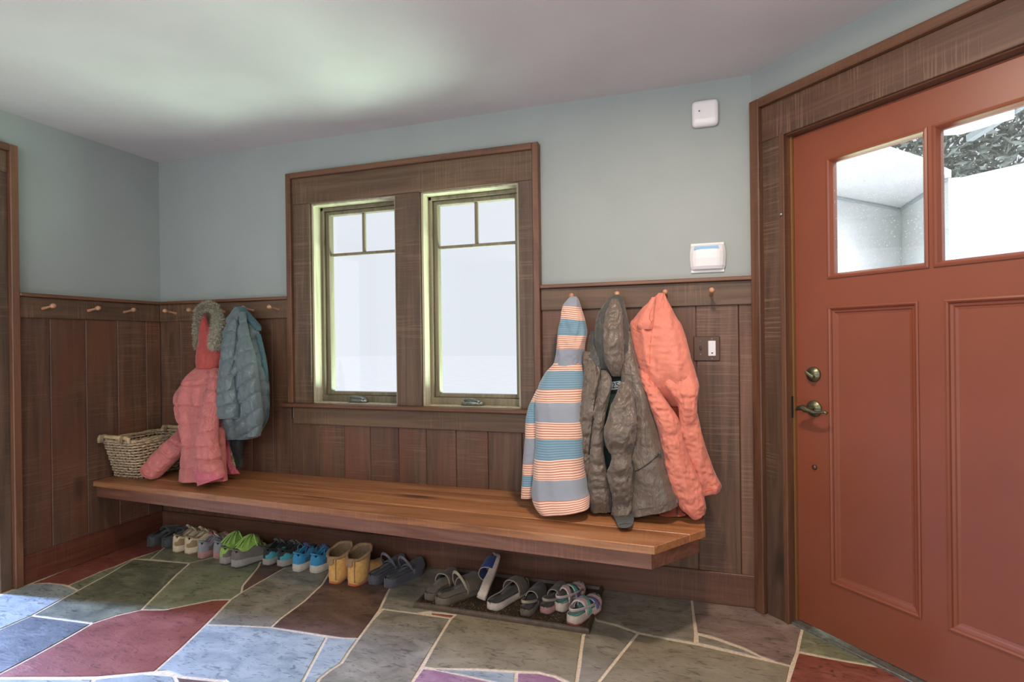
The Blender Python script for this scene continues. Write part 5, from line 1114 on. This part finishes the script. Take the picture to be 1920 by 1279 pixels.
# colours
white_s = sm('pale_midsole', (196, 186, 172)); grey_s = sm('grey_midsole', (150, 142, 134)); dark_o = sm('dark_outsole', (48, 46, 44)); tan_o = sm('brown_outsole', (128, 96, 66))
blk = sm('black_knit', (28, 30, 30)); char = sm('charcoal_rubber', (66, 70, 68), .5); beige = sm('beige_mesh', (200, 176, 140)); beige2 = sm('cream_overlay', (212, 194, 160)); brn = sm('brown_suede', (116, 88, 64))
lime = sm('lime_fabric', (150, 188, 84)); gry = sm('grey_suede', (112, 100, 92)); teal = sm('teal_rubber', (68, 154, 160)); blue = sm('bright_blue_mesh', (50, 138, 182)); navy = sm('navy_lining', (36, 54, 116)); steel = sm('steel_blue_mesh', (62, 106, 128))
tan2 = sm('tan_heel_patch', (158, 128, 92)); rose_ = sm('pink_rubber', (176, 128, 122)); magenta = sm('magenta_lining', (176, 40, 84)); silver = sm('silver_grey_mesh', (142, 142, 144)); pale = sm('pale_lace', (214, 206, 196))
PAIRS = 'shoes in a row under the bench'
# dark clogs at the far left
for i, (x, y) in enumerate(((.165, -.235), (.265, -.222))):
    sandal(x, y, .0, .25, .098, (-1, 1)[i], (char, blk, char, blk), ('dark grey clog nearest the left wall, leftmost shoe in the row', 'dark grey clog between the leftmost clog and the beige sneakers')[i], sole_h=.045, cover=.42, cover_h=.085, strap='low', name='clog', group=PAIRS, cat='shoe', rim=.01)
for i, (x, y, a) in enumerate(((.388, -.262, -.26), (.482, -.264, -.22))):
    sneaker(x, y, a, .265, .092, (-1, 1)[i], (beige2, brn, tan2, beige, beige2, tan_o, beige2, beige), ('beige running sneaker seen from heel and side, next to the dark clogs', 'beige sneaker partly hidden behind the grey and pink sneaker')[i], sole_h=.030, heel=.010, hs=1.22, tongue_up=.035, group=PAIRS)
for i, (x, y) in enumerate(((.600, -.285), (.690, -.262))):
    sneaker(x, y, -.16, .235, .082, (-1, 1)[i], (silver, magenta, silver, gry, rose_, rose_, pale, magenta), ('left grey sneaker with pink sole and magenta lining', 'right grey sneaker with magenta lining beside the lime sneakers')[i], sole_h=.026, hs=1.12, group=PAIRS)
sneaker(.798, -.322, -.12, .27, .096, -1, (lime, lime, gry, gry, grey_s, dark_o, lime, lime), 'lime and grey trail sneaker mostly hidden behind its twin', sole_h=.032, heel=.010, hs=1.15, group=PAIRS, flap=lime)
sneaker(.890, -.338, -.28, .285, .100, 1, (gry, lime, gry, gry, grey_s, dark_o, lime, lime), 'lime and grey trail sneaker in full view, lime laces fanned out', sole_h=.034, heel=.010, hs=1.15, group=PAIRS, flap=lime)
for i, (x, y) in enumerate(((1.035, -.268), (1.127, -.262))):
    sneaker(x, y, -.15, .255, .092, (-1, 1)[i], (blk, blk, teal, teal, grey_s, dark_o, gry, blk), ('left black sneaker with teal heel band', 'right black sneaker with teal heel band beside the blue sneakers')[i], sole_h=.030, heel=.008, hs=1.15, group=PAIRS, collar=blk)
for i, (x, y) in enumerate(((1.243, -.282), (1.345, -.272))):
    sneaker(x, y, -.14, .25, .096, (-1, 1)[i], (blue, navy, blue, steel, white_s, white_s, steel, navy), ('left bright blue slip-on sneaker with thick white sole', 'right bright blue slip-on sneaker with white sole and pull loops')[i], sole_h=.032, heel=.006, hs=1.15, laces=False, loops=True, group=PAIRS)
# fleece lined boots
M['tan_suede'] = cloth('tan_suede', (216, 160, 82), .85, wr=.15, ws=60, var=.12, c2=(224, 172, 100)); M['fleece'] = cloth('cream_fleece', (206, 158, 106), .95, wr=1.0, ws=160, var=.2); M['fleece_in'] = cloth('inner_fleece', (160, 124, 78), .95, wr=1.0, ws=160, var=.35)
M['rust_suede'] = cloth('rust_suede', (190, 100, 56), .8, wr=.2, ws=60)
def boot(x, y, rz, side, label):
    S = Shoe(.245, .098, side); root = empty('boot', (x, y, 0), rz); tag(root, label, 'boot', PAIRS)
    bm = bmesh.new(); S.sole(bm, 0, .012, 1.03); obj('sole', bm, M['rust_suede'], root, world=False)
    bm = bmesh.new(); S.upper(bm, .014, [(0, .05), (.1, .06), (.3, .09), (.45, .098), (.6, .08), (.8, .062), (.95, .046), (1, .03)], open_to=-.3, grow=.99); obj('foot', bm, M['tan_suede'], root, world=False)
    bm = bmesh.new(); rings = []
    for z, yc, ry, rx in ((.012, .060, .057, .044), (.03, .060, .060, .047), (.08, .064, .062, .047), (.105, .066, .060, .049), (.132, .068, .063, .053), (.144, .070, .066, .056)):
        rings.append([bm.verts.new((rx*math.cos(a), yc+ry*math.sin(a), z+(.018*math.sin(a) if z > .12 else 0)+.0025*math.sin(a*5+z*60))) for a in [2*math.pi*k/28 for k in range(28)]])
    for A, B in zip(rings, rings[1:]):
        for k in range(28): bm.faces.new((A[k], A[(k+1) % 28], B[(k+1) % 28], B[k])).smooth = True
    bm.faces.new(rings[0]); top = [v.co.copy() for v in rings[-1]]; obj('shaft', bm, M['tan_suede'], root, world=False)
    bm = bmesh.new(); c = sum(top, Vector())/28; random.seed(4)
    add_tube(bm, [c+(p-c)*(.99+random.uniform(-.03, .03))+Vector((0, 0, .002)) for p in top], [.0075+random.uniform(-.001, .002) for _ in top], 7, closed=True); obj('fleece_cuff', bm, M['fleece'], root, smooth=True, world=False)
    bm = bmesh.new(); rr = []
    for s_, dz in ((.92, .004), (.84, -.02), (.80, -.06)):
        rr.append([bm.verts.new(c+(p-c)*s_+Vector((0, 0, dz))) for p in top])
    for A, B in zip(rr, rr[1:]):
        for k in range(28): bm.faces.new((A[k], A[(k+1) % 28], B[(k+1) % 28], B[k]))
    bm.faces.new(rr[-1]); obj('fleece_lining', bm, M['fleece_in'], root, world=False)
    bm = bmesh.new(); poly = [(-.018, 0), (.018, 0), (.018, -.028), (.008, -.038), (-.008, -.038), (-.018, -.028)]
    a_ = [bm.verts.new((px-.006, .004-abs(px)*.0+pz*.10, .132+pz)) for px, pz in poly]; b_ = [bm.verts.new((px-.006, -.001+pz*.10, .132+pz)) for px, pz in poly]
    bm.faces.new(a_); bm.faces.new(b_[::-1])
    for k in range(6): bm.faces.new((a_[k], a_[(k+1) % 6], b_[(k+1) % 6], b_[k]))
    obj('pull_tab', bm, M['fleece'], root, world=False)
    bm = bmesh.new(); add_tube(bm, [(.020, .007, .02), (.020, .005, .08), (.020, .006, .10), (.021, .006, .125)], .0022, 6); obj('seam', bm, M['fleece'], root, smooth=True, world=False)
    return root
boot(1.525, -.352, -.05, -1, 'left tan suede ankle boot with fleece lined cuff'); boot(1.631, -.348, -.10, 1, 'right tan suede ankle boot with fleece lining and rust side')
# dark slingback sandals
dkg = sm('dark_grey_foam', (78, 76, 84), .55); dkf = sm('near_black_footbed', (38, 38, 44), .6); strapg = sm('grey_strap', (100, 98, 104), .5)
for i, (x, y, a) in enumerate(((1.718, -.308, -.16), (1.811, -.318, -.22))):
    sandal(x, y, a, .262, .096, (-1, 1)[i], (dkg, dkf, dkg, strapg), ('left dark grey foam clog with raised heel strap right of the boots', 'right dark grey foam clog with raised heel strap, last before the tray')[i], sole_h=.036, cover=.56, cover_h=.062, strap='tall', rim=.008, name='clog', group=PAIRS, cat='shoe', extra={'edge': strapg})

# ================================================================ BOOT TRAY
M['tray'] = plain('brown_rubber', (74, 60, 46), .55, bumpsc=40, bs=.4, var=.22); M['grit'] = plain('dry_leaf_grit', (150, 124, 88), .9, var=.3)
ty = empty('boot_tray', (2.42, -.24, 0)); tag(ty, 'dark brown rubber boot tray with raised rim on the stone floor', 'tray')
TX0, TX1, TY0, TY1 = 2.026, 2.824, -.448, -.040
bm = bmesh.new(); add_box(bm, TX0, TX1, TY0, TY1, .001, .008); obj('tray_floor', bm, M['tray'], ty)
bm = bmesh.new()
def rim_loop(bm):
    prof = [(0, .001), (.002, .014), (.004, .020), (.010, .023), (.015, .020), (.020, .009), (.022, .006)]; rings = []
    for ins, z in prof: rings.append([bm.verts.new(p) for p in ((TX0+ins, TY0+ins, z), (TX1-ins, TY0+ins, z), (TX1-ins, TY1-ins, z), (TX0+ins, TY1-ins, z))])
    for A, B in zip(rings, rings[1:]):
        for k in range(4): bm.faces.new((A[k], A[(k+1) % 4], B[(k+1) % 4], B[k]))
rim_loop(bm); obj('rim', bm, M['tray'], ty)
bm = bmesh.new()
for k in range(11):
    x = TX0+.06+k*.068
    for sg, ya, yb in ((1, TY0+.03, (TY0+TY1)/2-.004), (-1, (TY0+TY1)/2+.004, TY1-.03)):
        y = ya
        xa, xb = (x, x+.03) if sg > 0 else (x+.03, x)
        add_tube(bm, [(xa, ya, .0085), (xb, yb, .0085)], .004, 5)
r_ = obj('ridges', bm, M['tray'], ty)
random.seed(9); bm = bmesh.new()
for k in range(620):
    x, y = random.uniform(TX0+.03, TX1-.03), TY0+.03+abs(random.gauss(0, .11))
    if y > TY1-.03: continue
    a, s = random.uniform(0, 6.28), random.uniform(.002, .006); d = Vector((math.cos(a), math.sin(a), 0)); e = Vector((-d.y, d.x, 0))*.35; c = Vector((x, y, .0095+random.random()*.003))
    up_ = Vector((0, 0, .0012)); v = [bm.verts.new(q) for q in (c+d*s, c+e*s, c-d*s, c-e*s, c+up_)]
    for q in range(4): bm.faces.new((v[q], v[(q+1) % 4], v[4]))
g_ = obj('leaf_grit', bm, M['grit'], ty); g_['kind'] = 'stuff'
TR = 'sandals on the boot tray'; zt = .010
bf = sm('worn_brown_footbed', (124, 104, 78), .8); bs_ = sm('taupe_rubber', (104, 90, 74), .7); be = sm('pale_piping', (168, 152, 128)); wh = sm('off_white_rubber', (206, 186, 168)); dkb = sm('dark_brown_footbed', (70, 60, 50), .8)
sandal(2.072, -.395, -.12, .25, .094, -1, (bs_, bf, bs_, be), 'brown sandal at the left end of the tray, half behind its twin', sole_h=.026, cover=.55, cover_h=.070, strap=None, z=zt, group=TR, extra={'edge': be})
sandal(2.135, -.425, -.42, .272, .108, 1, (bs_, bf, bs_, be), 'large brown clog sandal with tall pale piped strap at the left of the tray', sole_h=.028, cover=.52, cover_h=.080, strap='tall', z=zt, group=TR, extra={'edge': be, 'cover_end': .9}, rim=.006)
sandal(2.352, -.385, 0, .29, .100, -1, (wh, dkb, navy, be), 'dark slide sandal tipped up on its side showing its pale sole edge', sole_h=.030, cover=.52, cover_h=.075, strap=None, z=zt+.044, tilt=(math.radians(15), math.radians(-72), math.radians(4)), group=TR, extra={'edge': be, 'cover_end': .80})
sandal(2.378, -.398, -.26, .285, .104, 1, (wh, dkb, bs_, be), 'flat slide sandal with off-white sole rim and dark footbed', sole_h=.021, cover=.56, cover_h=.075, strap=None, z=zt, rim=.009, group=TR, extra={'edge': be, 'cover_end': .82})
sandal(2.536, -.405, -.10, .225, .082, -1, (bs_, dkb, dkb, be), 'small dark clog with pale edging, left of the pair on the tray', sole_h=.020, cover=.45, cover_h=.066, strap='sling', z=zt, rim=.005, group=TR, extra={'edge': be})
sandal(2.612, -.362, -.14, .225, .082, 1, (rose_, dkb, bs_, be), 'small dark clog with brownish pink sole beside the sport sandals', sole_h=.020, cover=.45, cover_h=.066, strap='sling', z=zt, rim=.005, group=TR, extra={'edge': be})
pnk = sm('pink_white_webbing', (204, 168, 164)); mint = sm('mint_lining', (104, 168, 150)); vio = sm('violet_strap', (98, 92, 158)); coral_o = sm('coral_outsole', (196, 92, 78))
def sport(x, y, rz, side, label, dz=0):
    return sandal(x, y, rz, .225, .084, side, (wh, mint, pnk, pnk), label, sole_h=.030, cover=.74, cover_h=.05, strap='sling', z=zt+dz, group=TR, rim=.005,
        extra={'edge': pale, 'cover_end': .9, 'bands': [(.28, .40, .078, .082, pnk, .012), (.44, .54, .080, .074, mint, -.014), (.58, .70, .066, .058, vio, .016)]})
sport(2.665, -.325, -.30, -1, 'white and pink sport sandal at the back, behind its twin')
s2 = sport(2.738, -.418, -.34, 1, 'white sport sandal with mint, pink and violet straps at the tray front')
bm = bmesh.new(); Shoe(.225, .084, 1).sole(bm, -.001, .008, 1.03); obj('outsole', bm, coral_o, s2, world=False)
